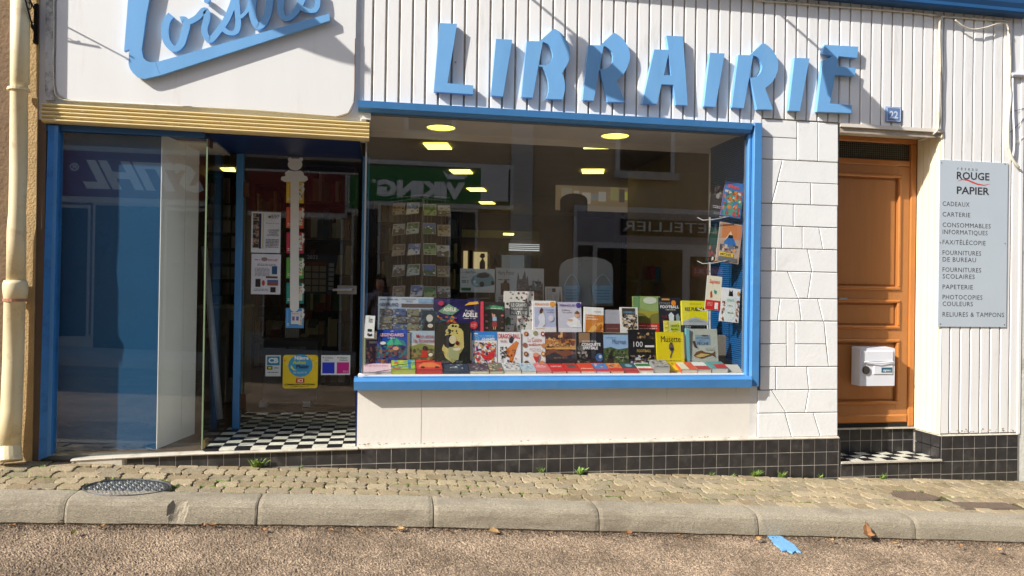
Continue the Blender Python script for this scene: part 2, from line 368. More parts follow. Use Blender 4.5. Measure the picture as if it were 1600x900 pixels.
# kerb
kerb = struct(thing('kerb', '', '')); del kerb['label']; del kerb['category']
joints = [FZ(x, 822+x*.019, roadz(FZ(x, 825, 0).x)).x for x in (92, 397, 679, 943, 1196, 1444)]
joints = [joints[0]-2.7, joints[0]-1.32]+joints+[joints[-1]+1.2, joints[-1]+2.4]
prof = [(.012, -.06), (.012, .004), (.001, .012), (.003, .05), (.008, .085), (.018, .112), (.034, .130), (.058, .140), (.10, .1445), (.16, .147), (.205, .147), (.21, .08)]
chip = FZ(262, 797, .22)
for a, c in zip(joints, joints[1:]):
    b = B(); n = 90 if a < chip.x < c else 44; vs = []; g = .0025+.0015*(int(a*7) % 2)
    for i in range(n+1):
        X = a+g+(c-a-2*g)*i/n; e = min(i, n-i)
        for j, (dy, dz) in enumerate(prof):
            ny = noise.noise(Vector((X*6, j*.7, 3)))*.004+noise.noise(Vector((X*30, j*2, 7)))*.0015
            y = kerby(X)+dy+ny; z = roadz(X)+dz+ny*.8
            if e == 0: y += .005 if j < 7 else 0; z -= .004 if j > 4 else 0
            dd = math.hypot((X-chip.x)*.8, (j-4.6)*.019)
            if dd < .045: k = (1-dd/.045)**.5; y += .022*k+rnd.uniform(0, .005); z -= .022*k+rnd.uniform(0, .006)
            vs.append((X, y, z))
    m_ = len(prof); fs = [(i*m_+j, i*m_+j+1, (i+1)*m_+j+1, (i+1)*m_+j) for i in range(n) for j in range(m_-1)]
    fs += [tuple(range(m_)), tuple(n*m_+k for k in range(m_))[::-1]]
    b.add(vs, fs, KERBM); obj('kerb_stone', b, kerb)
b = B(); 
for i in range(40):
    X = -5+i*.3; b.quad([(X, kerby(X)+.02, roadz(X)-.02), (X+.3, kerby(X+.3)+.02, roadz(X+.3)-.02), (X+.3, kerby(X+.3)+.16, roadz(X+.3)+.12), (X, kerby(X)+.16, roadz(X)+.12)], JOINT)
obj('mortar_bed', b, kerb)
# grit along the gutter
b = B(); gm = [cm((86, 72, 58), .9), cm((140, 118, 96), .9), cm((50, 42, 34), .9)]
for i in range(9000):
    X = rnd.uniform(-2.8, 5.9); Y = kerby(X)-abs(rnd.gauss(0, .055))+.004; z = roadz(X); r = rnd.uniform(.002, .0075)*(1.3 if i % 9 == 0 else 1)
    p = [(X+r*rnd.uniform(-1, 1), Y+r*rnd.uniform(-1, 1), z+rnd.uniform(0, 1)*r) for _ in range(4)]; p[3] = (X, Y, z+r*1.4)
    b.add(p, [(0, 1, 2), (0, 1, 3), (1, 2, 3), (2, 0, 3)], gm[i % 3])
stuff(tag(obj('gutter_grit', b, fix=False), 'loose brown grit gathered along the foot of the kerb', 'grit'))
# leaves, paint blot
LEAF = mat('dry_leaf', (140, 98, 60), .8, .25, 40)
LEAFP = mat('pale_leaf', (176, 140, 92), .8, .25, 40)
def leaf(px, py, size, rz, lab, up=.3, mt=LEAF):
    size *= .85
    p = FZ(px, py, .05); p = FZ(px, py, roadz(p.x)+.012)
    b = B(); n = 9; top = []
    for i in range(n):
        t = i/(n-1); w = size*.38*math.sin(math.pi*t**.8)*(1+.25*math.sin(i*2.4)); top.append((-size/2+size*t, w, t))
    vs = []
    for x, w, t in top: z = up*size*(t-.3)**2*2; vs += [(x, -w, z+w*.5+.002), (x, 0, z), (x, w, z+w*.7+.002)]
    fs = [(i*3+j, i*3+j+1, i*3+j+4, i*3+j+3) for i in range(n-1) for j in range(2)]
    b.add(vs, fs, mt); b.tube([(-size/2, 0, .003), (-size*.8, .01, .004)], .0012, mt, 5)
    o = obj('dry_leaf', b, local=True, fix=False); o.location = p; o.rotation_euler = (rnd.uniform(-.2, .2), rnd.uniform(-.2, .2), rz)
    tag(o, lab, 'leaf', 'dry leaves in the gutter')
leaf(97, 814, .07, .4, 'curled brown leaf in the gutter by the leftmost kerb joint')
leaf(116, 833, .05, 1.2, 'small greenish brown leaf on the road near the leftmost kerb joint', mt=mat('green_leaf', (110, 104, 40), .8, .2, 40))
leaf(332, 822, .055, .2, 'brown leaf in the gutter left of the second kerb joint')
leaf(412, 829, .05, 2.0, 'dark brown leaf just right of the second kerb joint')
leaf(517, 829, .04, 2.6, 'small pale leaf at the kerb foot between second and third joints', mt=LEAFP)
leaf(625, 828, .06, .1, 'pair of tan leaf halves at the kerb left of the third joint', mt=LEAFP)
leaf(772, 832, .085, .0, 'largest tan leaf lying flat under the middle of the shop window', .05, LEAFP)
leaf(982, 834, .06, .3, 'reddish leaf in the gutter right of the fourth kerb joint')
leaf(1357, 840, .105, 1.35, 'big curled brown leaf standing up in front of the brown door', 1.2)
leaf(1185, 843, .05, .3, 'pale leaf lying by the blue paint blot', mt=LEAFP)
leaf(1398, 850, .045, .4, 'small pale leaf right of the standing brown leaf', mt=LEAFP)
leaf(1560, 860, .06, .6, 'tan leaf near the right end of the gutter', mt=LEAFP)
for k, (x, y, lab) in enumerate([(20, 822, 'small tan leaf at the far left end of the gutter'), (160, 823, 'small leaf scrap between the leftmost kerb joint and the chipped kerb stone'), (318, 821, 'pale leaf sliver under the chipped kerb stone'), (560, 829, 'leaf scrap midway between second and third kerb joints'), (700, 830, 'small leaf just right of the third kerb joint'), (860, 834, 'dark leaf scrap left of the fourth kerb joint'), (1060, 838, 'small tan leaf midway between fourth and fifth kerb joints'), (1300, 845, 'brown leaf scrap left of the big standing leaf'), (1500, 853, 'small leaf right of the last kerb joint')]): leaf(x, y, .035, k*.9, lab, .4, LEAFP if k % 2 else LEAF)
b = B(); pb = [(1199, 842), (1210, 840), (1222, 843), (1230, 849), (1241, 856), (1251, 868), (1243, 866), (1238, 870), (1230, 866), (1222, 868), (1217, 861), (1208, 854), (1204, 848)]
q = [FZ(x, y, roadz(3)+.004) for x, y in pb]
b.prism([(p.x, p.y, roadz(p.x)+.0075) for p in q], [(p.x, p.y, roadz(p.x)-.002) for p in q], mat('light_blue_road_paint', (120, 176, 218), .6, .1, 40, 1.5, 120))
tag(obj('paint_blot', b), 'pale blue paint blot on the road in front of the stone pier', 'paint mark')
# manhole covers
CAST = mat('worn_cast_iron', (92, 92, 92), .45, .15, 20, .5, 50, metal=.55)
c0 = FZ(200, 758, pav(-1.9, -.4)); mh = thing('manhole_cover', 'round ribbed cast iron cover in the pavement below the left showcase', 'manhole cover', (c0.x, c0.y, pav(c0.x, c0.y)))
ca, sb = math.cos(.045), 0
def tilt(o): o.rotation_euler = (.02, .045, 0)
b = B(); b.disc((0, 0), .235, .165, -.03, .002, CAST); n = 30
obj('lid', b, mh, local=True)
b = B(); ring = [(.25*math.cos(2*math.pi*k/36), .178*math.sin(2*math.pi*k/36), .003) for k in range(37)]; b.tube(ring, .008, CAST, 6); obj('rim', b, mh, local=True)
b = B()
for i in range(-9, 10):
    for j in range(-6, 7):
        x = i*.024+(j % 2)*.012; y = j*.024
        if (x/.22)**2+(y/.15)**2 > 1: continue
        s_ = 1 if (i+j) % 2 else -1
        b.prism([(x-.009, y-.009*s_, .002), (x-.004, y-.011*s_, .002), (x+.009, y+.007*s_, .002), (x+.004, y+.010*s_, .002)], [(x-.008, y-.008*s_, .007), (x-.004, y-.009*s_, .007), (x+.008, y+.006*s_, .007), (x+.004, y+.008*s_, .007)], METAL)
obj('tread_pattern', b, mh, local=True); tilt(mh)
for k, (c, a_, d_, lab) in enumerate([(c1, .20, .115, 'round iron cover with small studs in the pavement below the door'), (c2, .25, .085, 'rectangular studded iron cover at the right end of the pavement')]):
    t_ = thing('access_cover', lab, 'access cover', (c.x, c.y, pav(c.x, c.y)))
    RC = mat('rusty_cast_iron', (112, 96, 82), .8, .2, 30, 1.0, 70)
    b = B()
    if k == 0: b.disc((0, 0), a_, d_, -.03, .002, RC)
    else: b.box((-a_, -d_, -.03), (a_, d_, .002), RC)
    obj('lid', b, t_, local=True); b = B()
    for i in range(-12, 13):
        for j in range(-6, 7):
            x, y = i*.02+(j % 2)*.01, j*.02
            if (k == 0 and (x/a_)**2+(y/d_)**2 > .85) or (k == 1 and (abs(x) > a_-.015 or abs(y) > d_-.015)): continue
            b.box((x-.006, y-.006, .002), (x+.006, y+.006, .008), RC)
    obj('stud_pattern', b, t_, local=True); tilt(t_)
# weeds
WEED = [mat('weed_green', (104, 142, 42), .6, .3, 20), mat('weed_pale', (146, 168, 84), .6, .25, 20)]
def weed(px, py, h, n, lab, broad=False, cat='weed'):
    h *= 1.15; p = P(px, py, -.06); p.z = pav(p.x, -.06)
    b = B(); R = random.Random(px)
    for i in range(n):
        a = R.uniform(0, 6.28); l = h*R.uniform(.6, 1.1); w = h*(.13 if broad else .05); s = R.uniform(.4, 1.1)
        x0 = R.uniform(-h*.35, h*.35); pts = []
        for k in range(5):
            t = k/4; rr = s*l*t*.8; z = l*(t-.35*t*t*s); ww = w*(math.sin(math.pi*min(1, t*.8+.15)) if broad else (1-t)+.05)
            cx, cy = x0+rr*math.cos(a), min(.035, rr*math.sin(a)*.6); dx, dy = -math.sin(a)*ww, math.cos(a)*ww
            pts += [(cx-dx, cy-dy, z), (cx+dx, cy+dy, z+.002)]
        b.add(pts, [(2*k, 2*k+1, 2*k+3, 2*k+2) for k in range(4)], WEED[R.randint(0, 1)])
    o = obj('weed', b, local=True, fix=False); o.location = p; tag(o, lab, cat, 'weeds along the foot of the shopfront')
weed(401, 729, .07, 26, 'broad leaved weed at the foot of the tiles below the shop entrance', True)
weed(846, 733, .05, 18, 'small weed below the middle of the shop window, left of its twin')
weed(907, 734, .055, 18, 'bright leafy weed below the shop window, right of its twin', True)
weed(1112, 737, .035, 14, 'short grass tuft under the right part of the shop window')
weed(1145, 737, .03, 9, 'tiny weed left of the widest grass tuft')
weed(1181, 738, .06, 44, 'widest grass tuft below the right corner of the shop window')
weed(1221, 738, .055, 30, 'grass tuft under the white stone pier')
weed(1282, 742, .04, 14, 'thin pale weed near the left edge of the door step')
weed(1380, 742, .055, 22, 'grass tuft below the door step')
weed(471, 733, .03, 10, 'tiny weed right of the broad leaved one')
b = B()
for i in range(2600):
    X = rnd.uniform(-2.6, 5.8); row = rnd.randint(0, 5); Y = kerby(X)+.216+row*pw+rnd.gauss(0, .006)
    if noise.noise(Vector((X*1.6, Y*3, 1))) < -.05 or Y < kerby(X)+.2: continue
    z = pav(X, Y)+.001; r = rnd.uniform(.003, .009)
    b.add([(X-r, Y-r*.5, z-.006), (X+r, Y-r*.5, z-.006), (X+r*.5, Y+r*.6, z-.006), (X, Y, z+.004)], [(0, 1, 3), (1, 2, 3), (2, 0, 3)], WEED[0])
stuff(tag(obj('joint_moss', b, fix=False), 'low green moss growing in the joints between pavers', 'moss'))
# ------------------------------------------------------------------ the shop building
XL, XR = -2.40, 5.432
bld = thing('shop_building', 'white bookshop front with blue window frame, gold fascia and black tiled plinth', 'building', (1.5, 0, 0))
b = B(); T = .26
WX0, WX1, WZ0, WZ1 = -.165, 2.93, .862, 2.862
DX0, DX1, DZ1 = 3.70, 4.675, 2.945
b.box((XL, 0, 2.64), (WX0-.005, T, 6.6), WHITE)                       # above the entrance
b.box((WX0-.005, 0, WZ1), (DX0, T, 6.6), WHITE); b.box((DX0, 0, DZ1), (DX1, T, 6.6), WHITE)
b.box((DX1, 0, -.5), (XR, T, 6.6), WHITE)
b.box((WX1, 0, -.5), (DX0, T, WZ1), WHITE)
b.box((-.2, 0, -.5), (WX1, .12, WZ0), CREAM)
b.box((XR-.2, T, -.5), (XR, 9.5, 6.6), SHOPW)
b.box((XL-.01, 0, -.5), (XL+.06, 9.5, 2.639), SHOPW); b.box((XL-.01, T+.001, 2.64), (XL+.06, 9.5, 6.6), SHOPW); b.box((XL, 9.5, -.5), (XR, 9.7, 6.6), SHOPW)
obj('wall', b, bld)
b = B(); b.box((2.2, 0, .87), (2.204, -.0015, .335), GROUT)
b.v = [(x-.0, y, z) for x, y, z in b.v]; p_ = P(658, 640, 0)
b = B(); b.box((p_.x, -.0012, .34), (p_.x+.003, .001, .78), GROUT); obj('render_crack', b, bld)
b = B(); R_ = random.Random(4); DRIP = mat('grey_drip_stain', (224, 216, 204), .8, .1, 20); CH = mat('chipped_paint', (184, 170, 148), .9, .3, 40)
for x_ in (764, 1042, 1150):
    t_ = P(x_, 606, 0); l_ = R_.uniform(.08, .3); w_ = R_.uniform(.004, .011)
    b.quad([(t_.x-w_, -.0008, t_.z), (t_.x+w_, -.0008, t_.z), (t_.x+w_*.3, -.0008, t_.z-l_), (t_.x-w_*.2, -.0008, t_.z-l_*.9)], DRIP)
stuff(obj('drip_stain', b, bld, fix=False))
b = B()
for i in range(46):
    X = -.18+3.1*R_.random()**1.6; z = .343+abs(R_.gauss(0, .006)); q = R_.uniform(.003, .009); y_ = -.0016 if X < 2.98 else -.0162
    if X > 2.98: continue
    b.quad([(X+q*R_.uniform(.6, 1.6)*math.cos(a), y_, z+q*.5*math.sin(a)) for a in (0, 1.1, 2.2, 3.4, 4.6)], CH)
stuff(obj('flaked_paint', b, bld, fix=False))
b = B()
for i in range(26):
    X = R_.uniform(4.74, 5.4); z = .352+abs(R_.gauss(0, .014)); q = R_.uniform(.004, .012)
    b.quad([(X+q*R_.uniform(.6, 1.6)*math.cos(a), -.0206, z+q*.7*math.sin(a)) for a in (0, 1.1, 2.2, 3.4, 4.6)], CH)
stuff(obj('chipped_cladding_foot', b, bld, fix=False))
b = B(); b.box((XL-.3, 0, 6.6), (XR+.05, 10, 6.75), SHOPW); b.box((XL, T+.001, 3.06), (XR-.21, 9.5, 3.16), SHOPC)
obj('roof', b, bld)
# plinth
ledge = [(-2.13, .292), (-1.86, .303), (-1.309, .318), (-.19, .332), (.97, .335), (2.54, .338), (3.718, .336)]
def lz(X):
    for (a, za), (c, zc) in zip(ledge, ledge[1:]):
        if X <= c: return za+(zc-za)*(X-a)/(c-a)
    return .336 if X < 4.6 else .33
b = B()
for (a, za), (c, zc) in zip(ledge, ledge[1:]):
    b.prism([(a, -.028, -.35), (c, -.028, -.35), (c, -.028, zc-.012), (a, -.028, za-.012)], [(a, .02, -.35), (c, .02, -.35), (c, .02, zc-.012), (a, .02, za-.012)], GROUT)
RSX0, RSX1, SZ = 3.735, 4.675, .128
b.box((RSX0, -.028, -.35), (RSX1, .3, SZ-.014), GROUT)
b.box((RSX1, -.028, -.35), (XR, .02, .325), GROUT)
b.box((DX0-.0, .285, SZ-.014), (DX1, .4, .335), GROUT)
b.box((RSX1, -.027, SZ-.01), (RSX1+.02, .285, .33), GROUT)
plinth = obj('plinth', b, bld)
b = B()
for (a, za), (c, zc) in list(zip(ledge, ledge[1:])):
    w_ = .05 if a < -.2 else .034
    y1 = .02
    if a < -.2: pr_ = [(-w_, -.014), (-w_-.004, -.006), (-w_, .0), (y1, .004), (y1, -.014)]
    else: pr_ = [(-w_, -.012), (-w_, -.006), (-.006, .006), (y1, .006), (y1, -.012)]
    b.prism([(a+.0005, y, za+z) for y, z in pr_], [(c-.0005, y, zc+z) for y, z in pr_], LIP); obj('ledge', b, bld); b = B()
for x0, x1, z, y in ((RSX1, XR, .325, .02),): b.prism([(x0, -.036, z), (x0, -.006, z+.012), (x0, y, z+.012), (x0, y, z)], [(x1, -.036, z), (x1, -.006, z+.012), (x1, y, z+.012), (x1, y, z)], LIP)
obj('ledge', b, bld)
b = B(); b.box((RSX0+.002, -.045, SZ-.014), (RSX1-.002, -.02, SZ+.001), LIP); b.box((DX0, .262, .335), (DX1, .33, .348), LIP); obj('step_nosing', b, bld)
tp = .1076
def tile(x0, x1, z0, z1, y=-.028, par=plinth, mt=TILE):
    b = B(); g = .0028; dy = rnd.uniform(-.0008, .0008)
    b.box((x0+g, y-.0022+dy*.6, z0+g), (x1-g, y, z1-g), mt, .001)
    obj('tile', b, par)
X = -2.10
while X < RSX0-.02:
    x1 = min(X+tp, RSX0); zt = lz(X+tp/2)-.014; base = pav(X, 0)-.02
    if X < -1.78: X = x1; continue
    while zt > base:
        z0 = max(zt-tp, base-.01)
        if zt-z0 > .02: tile(X, x1, z0, zt)
        zt -= tp
    X = x1
b = B(); b.xz([(-2.14, .15), (-2.10, .285), (-1.79, .298), (-1.78, .17)], -.045, -.01, LIP, .01); obj('worn_cement_end', b, bld)
b = B(); X = RSX0
while X < RSX1-.02:
    x1 = min(X+tp, RSX1); zt = SZ-.016; base = pav(X, 0)-.02
    while zt > base+.015: z0 = max(zt-tp, base-.01); tile(X, x1, z0, zt); zt -= tp
    X = x1
X = RSX1
while X < XR-.02:
    x1 = min(X+tp*1.0, XR); zt = .322; base = pav(X, 0)-.02
    while zt > base: z0 = max(zt-tp, base-.01); (tile(X, x1, z0, zt) if zt-z0 > .02 else 0); zt -= tp
    X = x1
X = DX0+.02
while X < RSX1-.02:                                              # riser under the door
    x1 = min(X+tp*.97, RSX1)
    for z1, z0 in ((.334, .232), (.232, SZ)): tile(X, x1, z0, z1, .285)
    X = x1
for y0, y1 in ((-.02, .085), (.085, .19), (.19, .277)):           # tiled reveal of the step
    for z1, z0 in ((.322, .222), (.222, SZ)):
        bb = B(); bb.box((RSX1-.006, y0+.003, z0+.003), (RSX1, y1-.003, z1-.003), TILE); obj('tile', bb, plinth)
b = B(); b.box((RSX1-.008, -.03, .322), (RSX1+.004, .28, .334), LIP); obj('reveal_lip', b, bld)
# step floor tiles
for i in range(9):
    for j in range(3):
        bb = B(); x0 = RSX0+.004+i*.1076; y0 = -.018+j*.1
        bb.box((x0+.002, y0+.002, SZ-.013), (min(x0+.1056, RSX1-.008), min(y0+.098, .283), SZ+(.002 if j else .002)), TWHITE if (i+j) % 2 else TBLACK); obj('floor_tile', bb, plinth)
# entrance floor: black and white tiles as one piece each
FZv = .338
ent = B(); ent.box((XL+.06, .021, .1), (-.2, 9.4, FZv-.012), SHOPF); ent.box((-.2, .121, .1), (3.0, 9.4, FZv-.012), SHOPF); ent.box((3.0, .42, .1), (XR-.2, 9.4, FZv-.012), SHOPF)
efl = obj('entrance_floor', ent, bld)
for i in range(10):
    for j in range(11):
        bb = B(); x0 = -1.275+i*.1076; y0 = -.02+j*.1076
        if y0 < 0: y0 = -.02
        bb.box((x0+.0015, y0+.0015, FZv-.0118), (min(x0+.106, -.202), y0+.106, FZv-.001+rnd.uniform(-.0006, .0006)), TWHITE if (i+j) % 2 else TBLACK); obj('floor_tile', bb, efl)
# facing stones on the pier
pier = obj('stone_backing', (lambda q: (q.box((2.995, -.004, .34), (3.698, .001, 2.94), mat('joint_shade', (112, 106, 98), .9, .2, 20)), q)[1])(B()), bld)  # white-painted joints: their shade is put into the dark backing colour
def ZY(y, x=1248): return P(x, y, -.014).z
def stone(xa, xb, xc, xd, yt, yb):      # TL, TR, BR, BL photo columns; courses are level
    zt, zb = ZY(yt)-.0032, ZY(yb)+.0032; g = .0034
    def XX(x, y): return P(x, y, -.014).x
    pts = [(XX(xd, yb)+g, zb), (XX(xc, yb)-g, zb), (XX(xb, yt)-g, zt), (XX(xa, yt)+g, zt)]
    b = B(); b.xz(pts, -.016+rnd.uniform(-.0015, .0015), -.003, STONE, .004); obj('facing_stone', b, pier)
xl = 1187.5; xr = 1309; xt = 1310
stone(xl, 1245.5, 1245.5, xl, 189, 216.5); stone(xl, 1245.5, 1245.5, xl, 216.5, 251); stone(1245.5, 1278, 1278, 1245.5, 189, 251); stone(1278, xt, xt, 1278, 189, 251)
pts_l = [(1187.5, 251), (1222.5, 251), (1206, 319.5), (1187.5, 319.5)]
stone(xl, 1222.5, 1206, xl, 251, 319.5); stone(1222.5, xt, xt, 1215, 251, 285); stone(1215, 1267, 1267, 1206, 285, 319.5); stone(1267, xt, xt, 1267, 285, 319.5)
stone(xl, 1240, 1240, xl, 319.5, 354); stone(1240, xr, xr, 1240, 319.5, 354)
stone(xl, 1221.5, 1221.5, xl, 354, 389); stone(1221.5, 1254, 1254, 1221.5, 354, 389); stone(1254, 1280, 1286, 1254, 354, 389); stone(1280, xr, xr, 1286, 354, 389)
stone(xl, 1212, 1212, xl, 389, 424.5); stone(1212, 1262, 1269, 1212, 389, 424.5); stone(1262, xr, xr, 1269, 389, 424.5)
stone(xl, 1231, 1247, xl, 424.5, 466.5); stone(1231, 1268, 1262, 1247, 424.5, 466.5); stone(1268, xr, xr, 1262, 424.5, 466.5)
stone(xl, 1219, 1215, xl, 466.5, 501.5); stone(1219, 1248, 1252, 1215, 466.5, 501.5); stone(1248, 1278, 1286, 1252, 466.5, 501.5); stone(1278, xr, xr, 1286, 466.5, 501.5)
stone(xl, 1229, 1229, xl, 501.5, 537.5); stone(xl, 1229, 1229, xl, 537.5, 573); stone(1229, 1242.5, 1242.5, 1229, 501.5, 573)
stone(1242.5, 1288, 1291, 1242.5, 501.5, 537.5); stone(1242.5, 1291, 1295, 1242.5, 537.5, 573); stone(1288, xr, xr, 1295, 501.5, 573)
stone(xl, 1212, 1212, xl, 573, 609); stone(1212, 1260.5, 1264, 1212, 573, 609); stone(1260.5, xr, xr, 1264, 573, 609)
xl = 1184
stone(xl, 1206, 1228, xl, 609, 645); stone(1206, 1264, 1258, 1228, 609, 645); stone(1264, xr, xr, 1258, 609, 645)
stone(xl, 1227, 1237, xl, 645, 683); stone(1227, 1271, 1282, 1237, 645, 683); stone(1271, xr, xr, 1282, 645, 683)
# cladding boards
cb = .09775
def board(x0, z0, z1, w=cb, par=bld):
    b = B(); y = -.02; pr_ = [(.014, -.003), (.016, y+.002), (.019, y), (w-.004, y), (w-.001, y+.002), (w, -.003)]
    a = [(x0+x, yy, z0) for x, yy in pr_]; c = [(x, yy, z1) for x, yy, _ in a]
    b.prism(a, c, CLAD)
    b.box((x0+.0005, -.0036, z0), (x0+.0135, -.001, z1), GROOVE)
    obj('cladding_board', b, par)
b = B(); b.box((-.27, -.0035, 2.87), (5.42, .001, 5.0), GROOVE); b.box((4.69, -.0035, .34), (5.42, .001, 2.88), GROOVE); clad = obj('cladding_backing', b, bld)
X = -.235
ztop = 4.6
while X < XR-.03:
    w = min(cb, XR-.006-X); m_ = X+w/2
    z0 = 2.884 if m_ < 2.99 else (ZY(188)+.004 if m_ < 3.69 else (DZ1 if m_ < DX1 else .345))
    board(X, z0, ztop, w, clad); X += w
# corner trim and right edge
b = B(); b.box((XR-.006, -.026, .33), (XR+.02, .05, 4.6), CLAD); obj('corner_trim', b, bld)
# door recess lintel, jambs
b = B(); b.box((DX0-.001, -.022, DZ1-.03), (DX1-.001, .29, DZ1-.0005), SOFFIT); obj('door_lintel', b, bld)
b = B(); b.box((DX1-.004, -.02, .336), (DX1+.001, .28, DZ1-.031), GROOVE); jam = obj('reveal_backing', b, bld)
RCLAD = mat('cream_reveal_cladding', (232, 222, 190), .5, .03, 3)
y = -.018
while y < .27:
    w = min(.075, .279-y); bb = B(); a = [(DX1-.003, y), (DX1-.008, y+.004), (DX1-.018, y+.008), (DX1-.018, y+w-.006), (DX1-.008, y+w-.002), (DX1-.003, y+w)]
    bb.prism([(x, yy, .337) for x, yy in a], [(x, yy, DZ1-.032) for x, yy in a], RCLAD); obj('reveal_board', bb, jam); y += w
# front door (part of the building > details)
YD = .285
door = thing('front_door', 'orange brown panelled wooden door in the recess under number plate', 'door', (4.15, YD, .35))
b = B(); b.box((DX0+.001, YD-.01, 2.87), (DX1-.02, YD+.08, DZ1-.031), WOODD, .006); b.box((4.595, YD-.015, .352), (DX1-.021, YD+.08, 2.868), WOODD, .008); b.box((DX0+.001, YD-.01, .352), (3.75, YD+.08, 2.868), WOODD, .006)
zt0, zt1 = P(1365, 248, YD).z, P(1365, 214, YD).z
b.box((3.751, YD-.008, zt0-.055), (4.594, YD+.06, zt0-.005), WOODD, .006)
obj('door_frame', b, door)
b = B(); b.box((3.751, YD+.02, zt0-.004), (4.594, YD+.04, 2.869), RIPPLE); obj('transom_glass', b, door)
b = B()
for i in range(44): x = 3.755+i*.0191; b.box((x, YD+.016, zt0-.004), (x+.0035, YD+.0195, 2.869), cm((96, 92, 78), .5))
for i in range(9): z = zt0+i*.0191; b.box((3.752, YD+.0145, z), (4.593, YD+.0178, z+.0035), cm((96, 92, 78), .5))
obj('transom_ribbing', b, door)
lz0, lz1 = .385, zt0-.058; LX0, LX1 = 3.752, 4.593
def PZ(y): return P(1370, y, YD).z
pan = [(PZ(448), PZ(277)), (PZ(509), PZ(473)), (PZ(627), PZ(535))]
px0, px1 = 3.86, P(1402, 400, YD).x
b = B(); zc = lz0
b.box((LX0, YD+.02, lz0), (LX1, YD+.05, lz1), WOOD)
b.box((LX0+.001, YD, lz0), (px0, YD+.02, lz1), WOOD, .002); b.box((px1, YD, lz0), (LX1, YD+.02, lz1), WOOD, .002)
for z0, z1 in ((lz0, pan[2][0]), (pan[2][1], pan[1][0]), (pan[1][1], pan[0][0]), (pan[0][1], lz1)): b.box((px0, YD+.0005, z0), (px1, YD+.02, z1), WOOD)
leafd = obj('door_leaf', b, door)
for z0, z1 in pan:
    b = B(); w = .028
    for k, (a0, c0, a1, c1_) in enumerate(((px0-w, z1, px1+w, z1+w), (px0-w, z0-w, px1+w, z0))): b.box((a0, YD-.016, a1*0+c0), (a1, YD+.003, c1_), WOODD, .008)
    b.box((px1, YD-.0155, z0), (px1+w, YD+.003, z1), WOODD, .008); b.box((px0-w, YD-.0155, z0), (px0, YD+.003, z1), WOODD, .008)
    obj('moulding', b, leafd)
    b = B(); b.box((px0+.012, YD+.012, z0+.012), (px1-.012, YD+.021, z1-.012), WOOD, .008); obj('panel', b, leafd)
b = B(); b.box((LX0, YD-.012, lz0+.0), (LX1, YD+.002, lz0+.075), WOODD, .012); obj('weather_board', b, leafd)
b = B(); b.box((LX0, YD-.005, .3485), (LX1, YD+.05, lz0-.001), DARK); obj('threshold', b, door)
b = B(); k0 = P(1307, 463, 0.1); b.tube([(3.88, YD, k0.z-.02), (3.88, YD-.05, k0.z-.02), (3.95, YD-.055, k0.z-.018)], .008, METAL, 8); obj('handle', b, door)
# letterbox
mx0, mx1 = P(1344, 570, .15).x, P(1398, 570, .15).x; mz0, mz1 = P(1370, 603, .15).z, P(1370, 544, .15).z
lb = thing('letterbox', 'white metal letterbox hanging on the brown door', 'letterbox', ((mx0+mx1)/2, .2, mz0))
b = B(); b.prism([(mx0, .15, mz0), (mx1, .15, mz0), (mx1, .15, mz1-.008), (mx1-.008, .15, mz1), (mx0+.008, .15, mz1), (mx0, .15, mz1-.008)], [(mx0, .268, mz0), (mx1, .268, mz0), (mx1, .268, mz1-.002), (mx1-.008, .268, mz1+.008), (mx0+.008, .268, mz1+.008), (mx0, .268, mz1-.002)], WPLAS); obj('body', b, lb)
W_ = mx1-mx0; H_ = mz1-mz0
b = B(); b.box((mx0+.06*W_, .141, mz0+.64*H_), (mx1-.06*W_, .15, mz0+.93*H_), WPLAS, .004); obj('flap', b, lb)
b = B(); b.tube([(mx0+.1*W_, .136, mz0+.64*H_), (mx0+.5*W_, .130, mz0+.61*H_), (mx1-.08*W_, .136, mz0+.64*H_)], .006, WPLAS, 8); obj('flap_lip', b, lb)
b = B(); b.prism([(mx0+W_*(.16+.1*math.cos(a*.52)), .138, mz0+H_*(.42+.11*math.sin(a*.52))) for a in range(12)], [(mx0+W_*(.16+.1*math.cos(a*.52)), .151, mz0+H_*(.42+.11*math.sin(a*.52))) for a in range(12)], cm((60, 56, 52))); obj('lock', b, lb)
b = B(); b.box((mx0+.38*W_, .143, mz0+.31*H_), (mx1-.07*W_, .151, mz0+.54*H_), WPLAS, .003); b.box((mx0+.6*W_, .141, mz0+.36*H_), (mx1-.1*W_, .144, mz0+.49*H_), cm((36, 96, 120)))
text(b, 'signlec', lambda u, v: (mx0+W_*(.64+.23*u), .1403, mz0+H_*(.39+.06*v)), cm((225, 232, 235)), .02); obj('name_plate', b, lb)
# number plate
nx0, nx1 = P(1384, 180, -.03).x, P(1408, 180, -.03).x; nz0, nz1 = P(1396, 191, -.03).z, P(1396, 167, -.03).z
npl = thing('number_plate', 'blue enamel house number plate 22 above the door', 'house number', ((nx0+nx1)/2, -.03, nz0))
b = B(); b.box((nx0, -.034, nz0), (nx1, -.02, nz1), cm((104, 132, 178)), .004); obj('plate', b, npl)
b = B(); g = .008; w = .004; wm = cm((206, 218, 236))
for q in (((nx0+g, nz0+g), (nx1-g, nz0+g+w)), ((nx0+g, nz1-g-w), (nx1-g, nz1-g)), ((nx0+g, nz0+g+w), (nx0+g+w, nz1-g-w)), ((nx1-g-w, nz0+g+w), (nx1-g, nz1-g-w))): b.box((q[0][0], -.0355, q[0][1]), (q[1][0], -.0335, q[1][1]), wm)
text(b, '22', lambda u, v: (nx0+(nx1-nx0)*(.22+.56*u), -.0356, nz0+(nz1-nz0)*(.26+.46*v)), wm, .03); obj('digits', b, npl)
